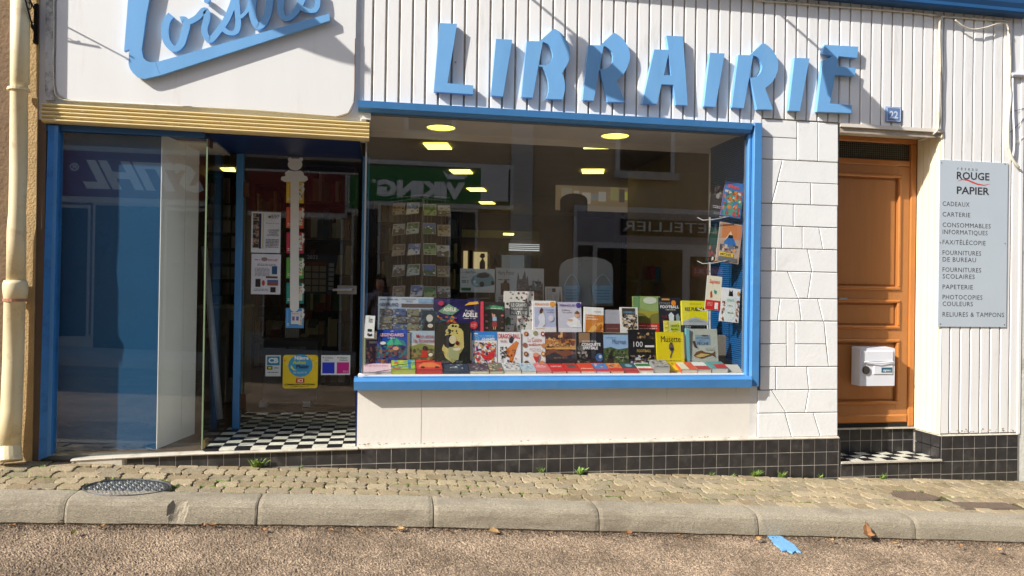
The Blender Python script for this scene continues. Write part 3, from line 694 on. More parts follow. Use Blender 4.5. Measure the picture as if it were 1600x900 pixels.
# ------------------------------------------------------------------ show window frame and glass
b = B()
def bar(pts, x0, x1, mt=BLUEF): b.prism([(x0, y, z) for y, z in pts], [(x1, y, z) for y, z in pts], mt)
zT = P(870, 171, -.05).z
topz = P(870, 170.5, -.06).z; wx0 = P(560, 160, -.06).x; wx1 = P(1187, 190, -.06).x
HZ = 2.832
bar([(-.072, HZ+.002), (-.08, HZ+.05), (-.03, HZ+.064), (.0, HZ+.064), (.0, HZ-.022), (-.045, HZ-.022), (-.055, HZ-.008)], wx0, wx1-.07)
# right stile, mitred
stx1 = P(1187, 400, -.05).x; sb0 = P(1183, 604, -.06).z
def stile(x0, x1, z0, z1, y0, y1, mt=BLUEF): b.box((x0, y0, z0), (x1, y1, z1), mt, .006)
stile(stx1-.072, stx1, sb0+.0, HZ+.062, -.07, 0)
stile(stx1-.10, stx1-.0725, sb0+.05, HZ-.024, -.035, .02)
obj_frame = obj('window_frame', b, bld)
b = B(); sz1 = P(870, 589, -.05).z
sxl = P(553, 596, -.08).x
bar([(-.085, sb0-.002), (-.095, sz1-.022), (-.07, sz1), (.02, sz1+.004), (.02, sb0-.006), (-.03, sb0-.01)], sxl, stx1-.073)
bar([(-.045, sz1+.003), (-.035, sz1+.006), (.02, sz1+.007), (.02, sz1+.0045)], sxl+.06, stx1-.104)
obj('window_sill', b, bld)
b = B(); b.box((-.172, -.012, sz1+.03), (-.16, .0, HZ-.024), METAL); b.box((stx1-.112, .0, sz1+.03), (stx1-.102, .016, HZ-.071), METAL); b.box((-.158, -.006, HZ-.036), (stx1-.113, .014, HZ-.0235), METAL)
obj('glazing_bead', b, bld)
b = B(); b.box((-.158, .004, sz1+.01), (stx1-.114, .010, HZ-.023), GL); obj('window_pane', b, bld)
b = B(); b.box((-.168, .018, .87), (-.162, .745, 2.845), GL); obj('side_pane', b, bld)
b = B(); b.box((-.215, .72, .34), (-.16, .77, 2.62), BLUEF); b.box((-.212, .0, .30), (-.2005, .01, .86), BLUED); obj('door_jamb_right', b, bld)
b = B(); b.box((wx0+.02, -.02, 2.76), (wx0+.09, .01, HZ-.0235), WHITE); obj('corner_block', b, bld)
# display box
b = B(); b.box((-.16, .03, 2.852), (WX1+.0, .79, 2.88), SOFFIT); b.box((-.16, .78, 2.80), (WX1, .80, 2.852), SOFFIT); b.box((-.15, .02, 2.80), (WX1-.1, .05, 2.852), SOFFIT); obj('display_soffit', b, bld)
b = B(); b.box((-.16, .02, .80), (WX1, .42, .860), cm((196, 190, 176), .5)); b.box((-.16, .42, .80), (WX1, .80, 1.145), cm((150, 140, 124), .5)); obj('display_shelf', b, bld)
def perf():
    m, t, p = newmat('perforated_blue_panel'); N = t.nodes.new; L = t.links.new
    g = N('ShaderNodeNewGeometry'); w1 = N('ShaderNodeTexWave'); w1.bands_direction = 'Z'; w1.inputs['Scale'].default_value = 18; L(g.outputs['Position'], w1.inputs['Vector'])
    r = N('ShaderNodeValToRGB'); r.color_ramp.elements[0].color = (lin(0), lin(60), lin(112), 1); r.color_ramp.elements[1].color = (lin(8), lin(96), lin(160), 1); L(w1.outputs['Fac'], r.inputs[0]); L(r.outputs[0], p.inputs['Base Color'])
    bp = N('ShaderNodeBump'); bp.inputs['Distance'].default_value = .004; L(w1.outputs['Fac'], bp.inputs['Height']); L(bp.outputs[0], p.inputs['Normal']); p.inputs['Roughness'].default_value = .5
    return m
b = B(); b.box((WX1-.006, .02, .861), (WX1+.03, .79, 2.851), perf()); b.box((WX1-.012, .775, .861), (WX1-.005, .80, 2.80), SOFFIT); obj('display_side_panel', b, bld)
LIT = emit('lit_lamp_diffuser', (250, 238, 100), 2.2)
LITP = emit('lit_panel_diffuser', (250, 238, 112), 2.6)
for x, y, lab in ((689, 198, 'round downlight in the soffit, left of the pair'), (961, 211, 'round downlight in the soffit, right of the pair')):
    c = FZ(x, y, 2.852); t_ = thing('downlight', lab, 'ceiling light', (c.x, c.y, 2.84), 'round downlights above the window display')
    b = B(); b.disc((c.x, c.y), .115, .115, 2.846, 2.8515, LIT); obj('diffuser', b, t_); b = B(); b.tube([(c.x+.125*math.cos(k*.2094), c.y+.125*math.sin(k*.2094), 2.848) for k in range(31)], .010, SOFFIT, 6); obj('ring', b, t_)
CEIL = 3.058
quads = [[(661, 223), (699, 223), (706, 232), (669, 232)], [(702, 265), (734, 265), (739, 270.5), (709, 270.5)], [(729, 293.5), (755, 293.5), (760, 298), (735, 298)], [(748, 315), (769, 315), (774, 318), (752, 318)],
         [(911, 223), (953, 223), (951, 231), (912, 231)], [(909, 264), (944, 264), (943, 270), (910, 270)]]
labs = ['square panel light deep in the shop, nearest of the left row', 'square panel light, second of the left row', 'square panel light, third of the left row in front of the green reflection', 'square panel light, farthest and smallest of the left row', 'square panel light just behind the right downlight', 'square panel light, second of the right row']
for q, l in zip(quads, labs):
    w = [FZ(x, y, CEIL) for x, y in q]; b = B(); b.prism([(p.x, p.y, CEIL-.012) for p in w], [(p.x, p.y, CEIL-.002) for p in w], LITP)
    o = obj('panel_light', b); tag(o, l, 'ceiling light', 'panel lights in the shop ceiling')
w = [FZ(x, y, CEIL) for x, y in ((344, 262), (366, 262), (368, 267), (350, 267))]
b = B(); b.prism([(p.x, p.y, CEIL-.012) for p in w], [(p.x, p.y, CEIL-.002) for p in w], LITP); tag(obj('panel_light', b), 'panel light seen through the glass left of the door', 'ceiling light', 'panel lights in the shop ceiling')
# ------------------------------------------------------------------ entrance, showcase
b = B(); b.box((XL+.06, .012, 2.598), (-.215, .80, 2.62), BLUED); b.box((XL+.06, -.012, 2.565), (-1.30, .012, 2.615), CORN); b.box((XL+.061, .30, 2.585), (-1.29, .79, 2.5975), SOFFIT); obj('entrance_soffit', b, bld)
b = B()
pa = [P(75, 196, -.03), P(91, 196, -.03), P(79, 712, -.03), P(60, 719, -.03)]
b.prism(pa, [Vector((p.x, .06, p.z)) for p in pa], BLUEPOST)
pc = [P(85, 196, -.034), P(91, 196, -.034), P(79, 712, -.034), P(73, 714, -.034)]
b.prism(pc, [Vector((p.x, -.0305, p.z)) for p in pc], BLUEF)
obj('showcase_post', b, bld)
xg0, xg1 = P(85, 450, .005).x, -1.283
b = B(); b.box((-2.31, .004, .31), (xg1, .010, 2.56), GLD); obj('showcase_pane', b, bld)
b = B(); b.box((xg1-.006, .012, .34), (xg1, .745, 2.597), GLD); obj('entrance_side_pane', b, bld)
b = B(); b.box((xg1-.008, .001, .335), (xg1+.002, .0115, 2.56), EDGEG); obj('glass_edge', b, bld)
b = B(); b.box((xg1+.001, -.002, .345), (xg1+.02, .10, .40), mat('brass_patch_fitting', (120, 104, 66), .45, .1, 10, metal=.6)); b.box((xg1+.001, .0, 2.51), (xg1+.014, .10, 2.56), mat('brown_patch_fitting', (78, 48, 34), .6, .1, 10)); obj('patch_fitting', b, bld)
b = B(); ZS = .322
b.box((-2.33, .085, ZS), (P(248, 450, .085).x, .105, 2.597), BLUEP); obj('blue_back_panel', b, bld)
b = B(); A_ = P(249.5, 450, .085); C_ = FZ(304, 677, .33)
dv = Vector((C_.x-A_.x, C_.y-.085, 0)); nn = Vector((-dv.y, dv.x, 0)).normalized()*.018
p0 = Vector((A_.x, .085, 0)); p1 = Vector((C_.x, C_.y, 0)); mid = p0+(p1-p0)*.62
WPART = mat('white_partition', (242, 244, 242), .6, .02, 3)
for s, e, k in ((p0, mid-dv*.004, 0), (mid+dv*.004, p1, 1)):
    b.prism([(s.x, s.y, ZS+.002), (e.x, e.y, ZS+.002), (e.x, e.y, 2.595), (s.x, s.y, 2.595)], [(s.x+nn.x, s.y+nn.y, ZS+.002), (e.x+nn.x, e.y+nn.y, ZS+.002), (e.x+nn.x, e.y+nn.y, 2.595), (s.x+nn.x, s.y+nn.y, 2.595)], WPART)
obj('white_partition', b, bld)
b = B(); b.box((XL+.061, .02, .28), (xg1, .79, ZS), mat('showcase_floor', (104, 110, 112), .4, .1, 6)); obj('showcase_floor', b, bld)
# glazed door
dg = thing('glazed_shop_door', 'glass shop door in a blue frame at the back of the entrance', 'door', (-.7, .76, FZv))
YG = .76; gx0, gx1 = P(378, 450, YG).x, P(557, 450, YG).x
b = B(); b.box((gx0-.055, YG-.03, FZv), (gx0+.0, YG+.03, 2.598), BLUEF, .006); obj('frame_post', b, dg)
b = B(); b.box((gx0+.001, YG-.0, 2.575), (gx1+.02, YG+.02, 2.597), METAL); obj('header_rail', b, dg)
b = B(); b.box((gx0+.008, YG-.004, FZv+.012), (gx1+.004, YG+.004, 2.574), GLD); obj('glass_leaf', b, dg)
b = B(); hz = P(530, 453, YG).z; b.box((P(527, 453, YG-.02).x, YG-.02, hz-.035), (gx1+.003, YG-.0045, hz+.038), METAL); b.tube([(gx1-.03, YG-.02, hz+.005), (gx1-.035, YG-.06, hz+.005), (gx1-.19, YG-.062, hz-.0)], .011, METAL, 8); obj('handle', b, dg)
b = B(); b.box((gx0+.001, YG-.012, hz-.0), (gx0+.004, YG+.012, hz+.01), METAL)
for zz in (2.30, .56): b.box((gx0+.004, YG-.014, zz-.06), (gx0+.045, YG-.0045, zz+.06), mat('bronze_hinge', (90, 62, 40), .5, .1, 10, metal=.3))
obj('hinge_plate', b, dg)
b = B()
for i in range(90): z = .5+i*.021; b.box((gx0+.012, YG-.0052, z), (gx0+.017, YG-.0042, z+.010), cm((150, 146, 130)))
obj('edge_strip', b, dg)
# fascia
fas = B(); n_r = 5; zt, zb = 2.738, 2.606; pr_ = []
h = (zt-zb)/n_r
for i in range(n_r):
    z = zt-i*h; pr_ += [(-.052, z-.003), (-.066, z-h*.3), (-.068, z-h*.55), (-.058, z-h*.85), (-.051, z-h*.95)]
pr_ = [(.0-.001, zt)]+pr_+[(-.001, zb-.004)]
fx0, fx1 = P(64, 175, -.066).x, P(577, 200, -.066).x
fas.prism([(fx0, y, z+.008) for y, z in pr_], [(fx1, y, z-.004) for y, z in pr_], GOLD)
obj('gold_fascia', fas, bld)
b = B(); R_ = random.Random(8)
for i in range(26):
    X = R_.uniform(fx0+.05, fx1-.05); z = R_.uniform(zb+.01, zt-.01); b.box((X, -.0692, z), (X+R_.uniform(.003, .012), -.0675, z+R_.uniform(.002, .008)), LIP)
stuff(obj('fascia_chip', b, bld))
# white name panel
def pp(l, Y): return [(P(x, y, Y).x, P(x, y, Y).z) for x, y in l]
out = [(90, -60), (87, 130), (91, 146), (102, 154), (116, 157), (250, 164), (400, 172), (505, 180), (526, 181.5), (544, 176), (552, 160), (555, 120), (556, 40), (558, -60)]
b = B(); b.xz(pp(out, -.045)[::-1], -.045, -.001, WPANEL); obj('name_panel', b, bld)
b = B(); b.box((fx0+.13, -.012, zt+.008), (-.20, -.0005, 3.9), WHITE); obj('panel_backing', b, bld)
PEEL = mat('peeling_white_paint', (222, 220, 214), .8, .04, 6, 1.2, 50, dirt=(96, 84, 70), dscale=14, damt=.45)
b = B(); q = pp([(72, -60), (83, -60), (83, 156), (70, 156)], -.03); b.xz(q[::-1], -.03, .05, PEEL); obj('peeling_edge_post', b, bld)
# cornice box
czb = 3.945
b = B(); pr_ = [(-.0215, czb), (-.11, czb+.004), (-.118, czb+.02), (-.112, czb+.05), (-.125, czb+.09), (-.125, czb+.2), (-.0215, czb+.22)]
b.prism([(-.25, y, z) for y, z in pr_], [(XR+.0, y, z) for y, z in pr_], CORN); obj('cornice', b, bld)
# ------------------------------------------------------------------ sign letters
def Lp(o, l, Y, s=5.625): return pp([(o[0]+x/s, o[1]+y/s) for x, y in l], Y)
lib = thing('bookshop_sign', 'large pale blue metal letters LIBRAIRIE on the white cladding', 'sign letters', (1.8, -.05, 3.1))
A0, A1, A2 = (660, 20), (890, 20), (1120, 40)
letters = [('L', A0, [[(150, 90), (305, 97), (220, 618), (447, 638), (445, 715), (100, 692)]]),
 ('I', A0, [[(648, 228), (790, 237), (708, 735), (603, 725)]]),
 ('B', A0, [[(918, 248), (1030, 250), (1058, 255), (970, 745), (870, 740)], [(1030, 250), (1155, 137), (1205, 165), (1240, 200), (1272, 250), (1290, 300), (1300, 360), (1292, 410), (1275, 450), (1252, 490), (1228, 530), (1243, 565), (1250, 600), (1254, 640), (1252, 680), (1235, 760), (1090, 755), (1108, 700), (1112, 660), (1108, 600), (1096, 560), (1080, 520), (1055, 475), (1027, 470), (1027, 458), (1065, 462), (1100, 452), (1130, 425), (1146, 385), (1145, 350), (1130, 310), (1105, 276), (1080, 262), (1058, 255)]]),
 ('R', A1, [[(165, 285), (270, 285), (300, 290), (212, 772), (115, 765)], [(270, 285), (390, 172), (440, 203), (480, 240), (510, 290), (525, 330), (532, 385), (525, 430), (510, 470), (492, 512), (470, 545), (412, 600), (487, 785), (335, 780), (272, 508), (275, 495), (310, 495), (340, 482), (365, 458), (380, 425), (383, 375), (370, 340), (345, 315), (322, 298), (300, 290)]]),
 ('A', A1, [[(640, 795), (745, 322), (870, 325), (870, 360), (828, 548), (808, 628), (770, 798)], [(870, 325), (852, 200), (997, 208), (1038, 812), (935, 808), (912, 632), (895, 550), (870, 360)], [(828, 548), (895, 550), (912, 632), (808, 628)]]),
 ('I', A1, [[(1235, 350), (1363, 358), (1283, 826), (1180, 820)]]),
 ('R', A2, [[(190, 258), (290, 260), (320, 262), (237, 725), (133, 718)], [(290, 260), (408, 148), (455, 180), (490, 215), (520, 260), (535, 300), (541, 345), (535, 400), (515, 450), (498, 482), (475, 510), (425, 550), (495, 738), (355, 735), (297, 470), (300, 457), (335, 455), (362, 442), (385, 415), (400, 375), (398, 340), (385, 310), (368, 286), (345, 270), (320, 262)]]),
 ('I', A2, [[(685, 282), (815, 288), (730, 750), (632, 745)]]),
 ('E', A2, [[(948, 168), (1243, 185), (1235, 283), (1070, 268), (1057, 357), (1223, 375), (1212, 442), (1040, 432), (995, 683), (1187, 700), (1182, 768), (880, 755), (935, 305), (1020, 266), (930, 240)]])]
for k, (ch, org, polys) in enumerate(letters):
    b = B()
    for i, l in enumerate(polys): b.xz(Lp(org, l, -.066)[::-1], -.066, -.026, BLUEL)
    for i in range(2):
        l = polys[0]; q = Lp(org, l, -.072); xs = sorted(p[0] for p in q); zc = sum(p[1] for p in q)/len(q); xx = xs[0]+(xs[-1]-xs[0])*(.35+.2*i)
        b.tube([(xx, -.03, zc+.05*(i*2-1)), (xx, -.015, zc+.05*(i*2-1))], .006, METAL, 6)
    obj('letter', b, lib, label='letter %s of the blue sign%s' % (ch, {1: ', narrow first I', 5: ', second I', 7: ', third I'}.get(k, '')))
loi = thing('leisure_sign', 'blue script lettering Loisirs with a long underline on the white panel', 'sign letters', (-1.3, -.05, 3.2))
OL = (160, 0)
def ribbon(l, w, Y0, Y1, name, close=False):
    pts = [Vector((*q, 0)) for q in pp([(OL[0]+x/4, OL[1]+y/4) for x, y in l], Y0)]
    # smooth the centreline
    sm = []
    for i in range(len(pts)-1):
        a, p, q, c = pts[max(i-1, 0)], pts[i], pts[i+1], pts[min(i+2, len(pts)-1)]
        for k in range(5):
            t = k/5; sm.append(.5*((2*p)+(q-a)*t+(2*a-5*p+4*q-c)*t*t+(3*p-a-3*q+c)*t**3))
    sm.append(pts[-1]); n = len(sm); wd_ = w/4/216
    Lft, Rgt = [], []
    for i, p in enumerate(sm):
        d = (sm[min(i+1, n-1)]-sm[max(i-1, 0)]).normalized(); nrm = Vector((-d.y, d.x, 0)); k = .8+.25*abs(d.y)
        Lft.append(p+nrm*wd_*.5*k); Rgt.append(p-nrm*wd_*.5*k)
    vs = []; 
    for a, c in zip(Lft, Rgt): vs += [(a.x, Y0, a.y), (c.x, Y0, c.y), (c.x, Y1, c.y), (a.x, Y1, a.y)]
    fs = []
    for i in range(n-1):
        for k in range(4): fs.append((i*4+k, i*4+(k+1) % 4, i*4+4+(k+1) % 4, i*4+4+k))
    fs += [(0, 1, 2, 3), tuple((n-1)*4+k for k in (3, 2, 1, 0))]
    b.add(vs, fs, BLUEL)
b = B(); b.xz(Lp(OL, [(172, -160), (135, 320), (168, 308), (163, 400), (172, 428), (190, 455), (212, 476), (240, 489), (265, 492), (361, 470), (330, 388), (300, 390), (275, 380), (255, 360), (245, 310), (275, 90), (322, -160)], -.087, 4)[::-1], -.087, -.055, BLUEL); obj('letter', b, loi, label='tall script capital L')
b = B(); b.xz(Lp(OL, [(331, 390), (1418, 85), (1422, 128), (362, 470)], -.086, 4)[::-1], -.086, -.055, BLUEL); obj('underline_bar', b, loi)
segs = [('o', [(430, 92), (402, 130), (390, 200), (405, 265), (448, 305), (490, 275), (512, 210), (526, 150), (510, 120), (488, 122)], 40), ('i', [(535, 140), (590, 110), (640, 60), (652, 110), (636, 190), (668, 250), (715, 205), (775, 120), (820, 10), (835, -60)], 36),
        ('s', [(832, -50), (842, 60), (848, 150), (832, 198), (790, 205), (742, 170)], 32), ('connecting stroke', [(862, 108), (905, 62), (935, -40)], 20), ('i', [(952, -70), (935, 70), (968, 165), (1015, 130), (1040, 50), (1050, -70)], 40),
        ('r', [(1125, -80), (1112, 60), (1145, 115), (1195, 85), (1240, 15), (1270, -60)], 36), ('s', [(1225, 40), (1285, 66), (1330, 58), (1345, 10), (1335, -70)], 32), ('i dot', [(640, -8), (668, 6)], 34)]
for i, (ch, l, w) in enumerate(segs):
    b = B(); ribbon(l, w, -.083-.0006*i, -.055, ch); obj('letter' if 'stroke' not in ch else 'stroke', b, loi, label='script %s' % ch)
# lamps above the frame whose shadows fall on the signs
for k, (sx, sy, lab) in enumerate([(490, 30, 'sign spotlight on a long arm above the white name panel'), (965, 112, 'sign spotlight on a long arm above the middle of the cladding'), (1352, 140, 'sign spotlight on a long arm above the cladding near the door')]):
    s = P(sx, sy, -.05); t = .62; X0, Z0 = s.x-2.37*t, s.z+1.71*t+.03
    L_ = thing('sign_spotlight', lab, 'lamp', (X0, -.05, Z0), 'spotlights on arms above the shop signs')
    b = B(); b.tube([(X0, -.0, Z0), (X0, -.55, Z0)], .011, IRON, 8); obj('arm', b, L_)
    b = B(); b.box((X0-.04, -.022, Z0-.05), (X0+.04, -.001, Z0+.05), IRON); obj('wall_plate', b, L_)
    b = B(); n = 14; prf = [(-.50, .03), (-.56, .09), (-.70, .15), (-.78, .16)]
    b.tube([(X0, y, Z0-.01-.10*(i)) for i, (y, r) in enumerate([(-.50, 0), (-.60, 0), (-.68, 0)])], [.035, .10, .16], IRON, 16); obj('lamp_shade', b, L_)
# service board
sg = thing('services_board', 'grey blue board listing shop services beside the brown door', 'sign', (4.96, -.03, 1.26))
SX0, SX1, SZ0, SZ1 = P(1466.5, 380, -.026).x, P(1573.5, 380, -.026).x, P(1520, 511, -.026).z, P(1520, 252, -.026).z
b = B(); b.box((SX0, -.029, SZ0), (SX1, -.0205, SZ1), SIGNG, .002); obj('board', b, sg)
b = B()
for x, y in ((1471, 254), (1570, 256), (1469, 379), (1570, 380), (1469, 506), (1569, 507)): p = P(x, y, -.03); b.prism([(p.x+.005*math.cos(a), -.032, p.z+.005*math.sin(a)) for a in range(6)], [(p.x+.005*math.cos(a), -.028, p.z+.005*math.sin(a)) for a in range(6)], METAL)
obj('screw', b, sg)
INK = cm((50, 48, 52), .6)
def btext(tx, x0, y0, x1, y1, bold=.0, space=1.0, mt=INK):
    Y = -.0296; bl, br, tl = P(x0, y1, Y), P(x1, y1, Y), P(x0, y0, Y)
    b = B(); text(b, tx, lambda u, v: (bl.x+(br.x-bl.x)*u, Y, bl.z+(tl.z-bl.z)*v), mt, bold, space); obj('lettering', b, sg, fix=False)
btext('réseau', 1496, 260, 1527, 265.5, 0, 1.9); btext('ROUGE', 1495, 268, 1546, 279.5, .02); btext('PAPIER', 1495, 291, 1546, 302.5, .02)
for tx, x1, y0, y1 in (('CADEAUX', 1515, 314.5, 321.5), ('CARTERIE', 1516, 331, 338), ('CONSOMMABLES', 1548, 347.5, 354.5), ('INFORMATIQUES', 1543, 358.5, 365.5), ('FAX/TÉLÉCOPIE', 1540, 374.5, 381.5), ('FOURNITURES', 1533, 391, 398), ('DE BUREAU', 1525, 401.5, 408.5), ('FOURNITURES', 1533, 417.5, 424.5), ('SCOLAIRES', 1523, 428, 435), ('PAPETERIE', 1520, 444.5, 451.5), ('PHOTOCOPIES', 1535, 460.5, 467.5), ('COULEURS', 1520, 471, 478), ('RELIURES & TAMPONS', 1569, 487.5, 494.5)):
    btext(tx, 1472.8, y0, x1, y1, 0, 1.1)
b = B(); cur = [(1496, 283), (1504, 280.5), (1512, 281.5), (1520, 285), (1528, 288), (1538, 289.5), (1547, 287.5)]
up_ = [P(x, y-1.2*math.sin(i/6*3.14)-.1, -.0296) for i, (x, y) in enumerate(cur)]; dn = [P(x, y+1.2*math.sin(i/6*3.14)+.1, -.0296) for i, (x, y) in enumerate(cur)]
vs = [tuple(p) for p in up_]+[tuple(p) for p in dn]; b.add(vs, [(i, i+1, 8+i, 7+i) for i in range(6)], cm((206, 70, 66))); obj('red_wave', b, sg, fix=False)
# ------------------------------------------------------------------ cables
def cable(l, r, lab, Y=-.03, mt=CABLE, name='cable'):
    b = B(); pts = [P(q[0], q[1], q[2] if len(q) > 2 else Y) for q in l]
    sm = []
    for i in range(len(pts)-1):
        a, p, q, c = pts[max(i-1, 0)], pts[i], pts[i+1], pts[min(i+2, len(pts)-1)]
        for k in range(4): t = k/4; sm.append(.5*((2*p)+(q-a)*t+(2*a-5*p+4*q-c)*t*t+(3*p-a-3*q+c)*t**3))
    sm.append(pts[-1]); b.tube(sm, r, mt, 7); return tag(obj(name, b, smooth=True), lab, 'cable')
cable([(1150, -8), (1189, 1), (1230, 4), (1290, 9), (1360, 14), (1430, 20), (1470, 25), (1520, 29), (1578, 33)], .008, 'cream cable running along the underside of the blue cornice', -.035)
cable([(1474, 26), (1469, 32), (1468, 60), (1469, 100), (1467, 150), (1466, 190), (1465, 203), (1457, 210, .0), (1445, 216, .08), (1436, 219, .15)], .009, 'cream cable hanging from the cornice down to the door lintel', -.05)
cable([(1470, 30), (1470.5, 90), (1471, 150), (1468, 196), (1460, 207, .02), (1440, 213, .15), (1434, 216, .2)], .006, 'thin twin cable just right of the one above the lintel', -.04)
cable([(1492, 31), (1505, 41), (1520, 46), (1540, 43), (1560, 37), (1572, 37), (1576, 48)], .007, 'slack cable loop under the right end of the cornice', -.06)
cable([(1576, 42), (1577, 70), (1578, 100), (1577, 130), (1579, 150), (1576, 180), (1575, 205), (1576, 232), (1584, 252), (1592, 262)], .012, 'thick cream cable down the right corner of the cladding', -.04)
cable([(1586, 55), (1588, 85), (1590, 120), (1590, 160), (1586, 200), (1584, 240)], .005, 'thin grey cable on the neighbouring wall at the right edge', .0, METAL)
cable([(1577, 176), (1590, 172), (1604, 168)], .002, 'upper thin black wire at the right edge', -.03, IRON, 'wire')
cable([(1578, 207), (1590, 196), (1604, 180)], .002, 'lower thin black wire at the right edge', -.03, IRON, 'wire')
cable([(1583, 232), (1592, 220), (1603, 212)], .002, 'thin pale wire curling at the right edge', -.03, CABLE, 'wire')
cable([(555, 60), (554.5, 90), (554, 130), (553.5, 152), (551, 168), (544, 178), (532, 182.5), (526, 182.5)], .0025, 'thin brown wire round the right corner of the white name panel', -.047, mat('brown_wire', (120, 80, 60), .7, .2, 30), 'wire')
cable([(84, -20), (84, 60), (83, 100), (85, 140), (89, 150), (98, 155.5), (120, 158), (200, 162), (300, 167)], .005, 'white cable round the left corner of the white name panel', -.05)
# ------------------------------------------------------------------ left neighbour
nb = thing('ochre_neighbour_house', 'ochre roughcast house wall at the left edge', 'building', (-3.2, 0, 0))
b = B(); x1 = P(70, 150, -.012).x
b.prism([(-9, -.012, -.5), (-2.385, -.012, -.5), (-2.40, -.012, 6.8), (-9, -.012, 6.8)], [(-9, 2, -.5), (-2.385, .0, -.5), (-2.40, .0, 6.8), (-9, 2, 6.8)], OCHRE); obj('wall', b, nb)
b = B(); b.prism([P(-60, -80, -.03), P(17, -80, -.03), P(17, 450, -.03), P(5, 720, -.03), P(-60, 720, -.03)], [P(-60, -80, -.0125), P(17, -80, -.0125), P(17, 450, -.0125), P(5, 720, -.0125), P(-60, 720, -.0125)], OLDWALL); obj('old_wall_strip', b, nb)
dp = thing('downspout', 'cream painted downspout with a collar and a dented joint at the left edge', 'drainpipe', (P(15, 715, -.1).x, -.1, .28))
b = B(); Y = -.1
seq = [(32, -60, .058), (31, 130, .056), (30, 131, .052), (29, 270, .053), (27, 330, .050), (26, 360, .056), (25, 440, .057)]
b.tube([P(x, y, Y) for x, y, r in seq], [r for *_, r in seq], PIPE, 18); obj('upper_pipe', b, dp, smooth=True)
b = B(); seq = [(24, 438, .066), (24, 444, .074), (24, 452, .074), (24, 466, .068), (23, 467, .062), (21, 560, .062), (18, 640, .063), (15, 700, .066)]
b.tube([P(x, y, Y) for x, y, r in seq], [r for *_, r in seq], PIPE, 18); obj('lower_pipe', b, dp, smooth=True)
b = B(); b.tube([P(23.6, 466.5, Y), P(23.5, 471, Y)], .071, RUST, 18); obj('rust_ring', b, dp)
b = B(); b.tube([P(15, 699, Y), P(14.5, 712, Y-.02), P(14, 720, Y-.03)], [.070, .074, .080], PIPE, 18); obj('foot_shoe', b, dp); b = B(); b.tube([P(29.5, 138, Y), P(29.5, 142, Y)], .066, PIPE, 18); obj('pipe_clamp', b, dp)
b = B(); p = P(42, 139, -.04); b.sphere((p.x+.0, -.06, p.z), .014, PIPE); p = P(14, 139, -.1); b.sphere((p.x-.0, -.1, p.z), .014, PIPE); obj('clamp_ear', b, dp)
# wrought iron bracket
br = thing('wrought_iron_bracket', 'black wrought iron bracket with scrolls at the upper left edge', 'bracket', (P(55, 40, -.02).x, -.02, P(55, 66, -.02).z))
bx = P(56, 30, -.03).x; z_ = lambda y: P(56, y, -.03).z
b = B(); b.box((bx-.012, -.035, z_(68)), (bx+.012, -.012, z_(6)), IRON); b.sphere((bx, -.04, z_(66)), .012, IRON); obj('wall_strap', b, br)
b = B(); b.tube([(bx, -.03, z_(19)), (bx, -.36, z_(19)+.18)], .0055, IRON, 6); b.tube([(bx, -.03, z_(57)), (bx, -.15, z_(57)+.15), (bx, -.22, z_(57)+.25)], .0055, IRON, 6); obj('stay', b, br)
def scroll(cy, cz, r, tn, ph, s=1):
    b = B(); pts = [(bx, cy+s*r*(1-k/30)*math.cos(ph+k*tn/30), cz+r*(1-k/30)*math.sin(ph+k*tn/30)) for k in range(28)]; b.tube(pts, .0035, IRON, 6); obj('scroll', b, br)
scroll(-.12, z_(19)+.02, .045, 7, 3.1); scroll(-.07, z_(45), .03, 8, 1.5); scroll(-.33, z_(19)+.135, .035, 7, 0)
# right neighbour
rn = thing('right_neighbour_house', 'grey and white house edge with pipes at the right edge', 'building', (5.8, 0, 0))
b = B(); b.box((5.44, .10, -.6), (12, 1.2, 6.8), mat('grey_rough_wall', (104, 96, 90), .9, .2, 5, 1.6, 50, dirt=(70, 62, 56), dscale=3)); obj('wall', b, rn)
b = B(); q0 = P(1591, 650, -.02).x; b.box((q0, -.018, -.3), (q0+1.2, .099, P(1590, 118, -.02).z), mat('flaking_white_post', (216, 214, 204), .7, .05, 5, .8, 40, dirt=(120, 106, 84), dscale=4, damt=.25)); obj('white_pilaster', b, rn)
b = B(); b.box((5.435, .03, -.3), (q0-.001, .099, 3.8), mat('patchy_gap_render', (150, 138, 118), .9, .2, 6, 1, 40, dirt=(52, 46, 36), dscale=7, damt=.4)); obj('gap_render', b, rn)  # beige render broken by dark brown patches
cable([(1580, 117), (1590, 117), (1606, 118)], .018, 'thick white pipe crossing above the right pilaster', -.04, WPLAS, 'pipe')
cable([(1582, 122), (1583, 170), (1585, 220), (1583, 245)], .008, 'white vertical conduit at the right pilaster', -.04, WPLAS, 'pipe')
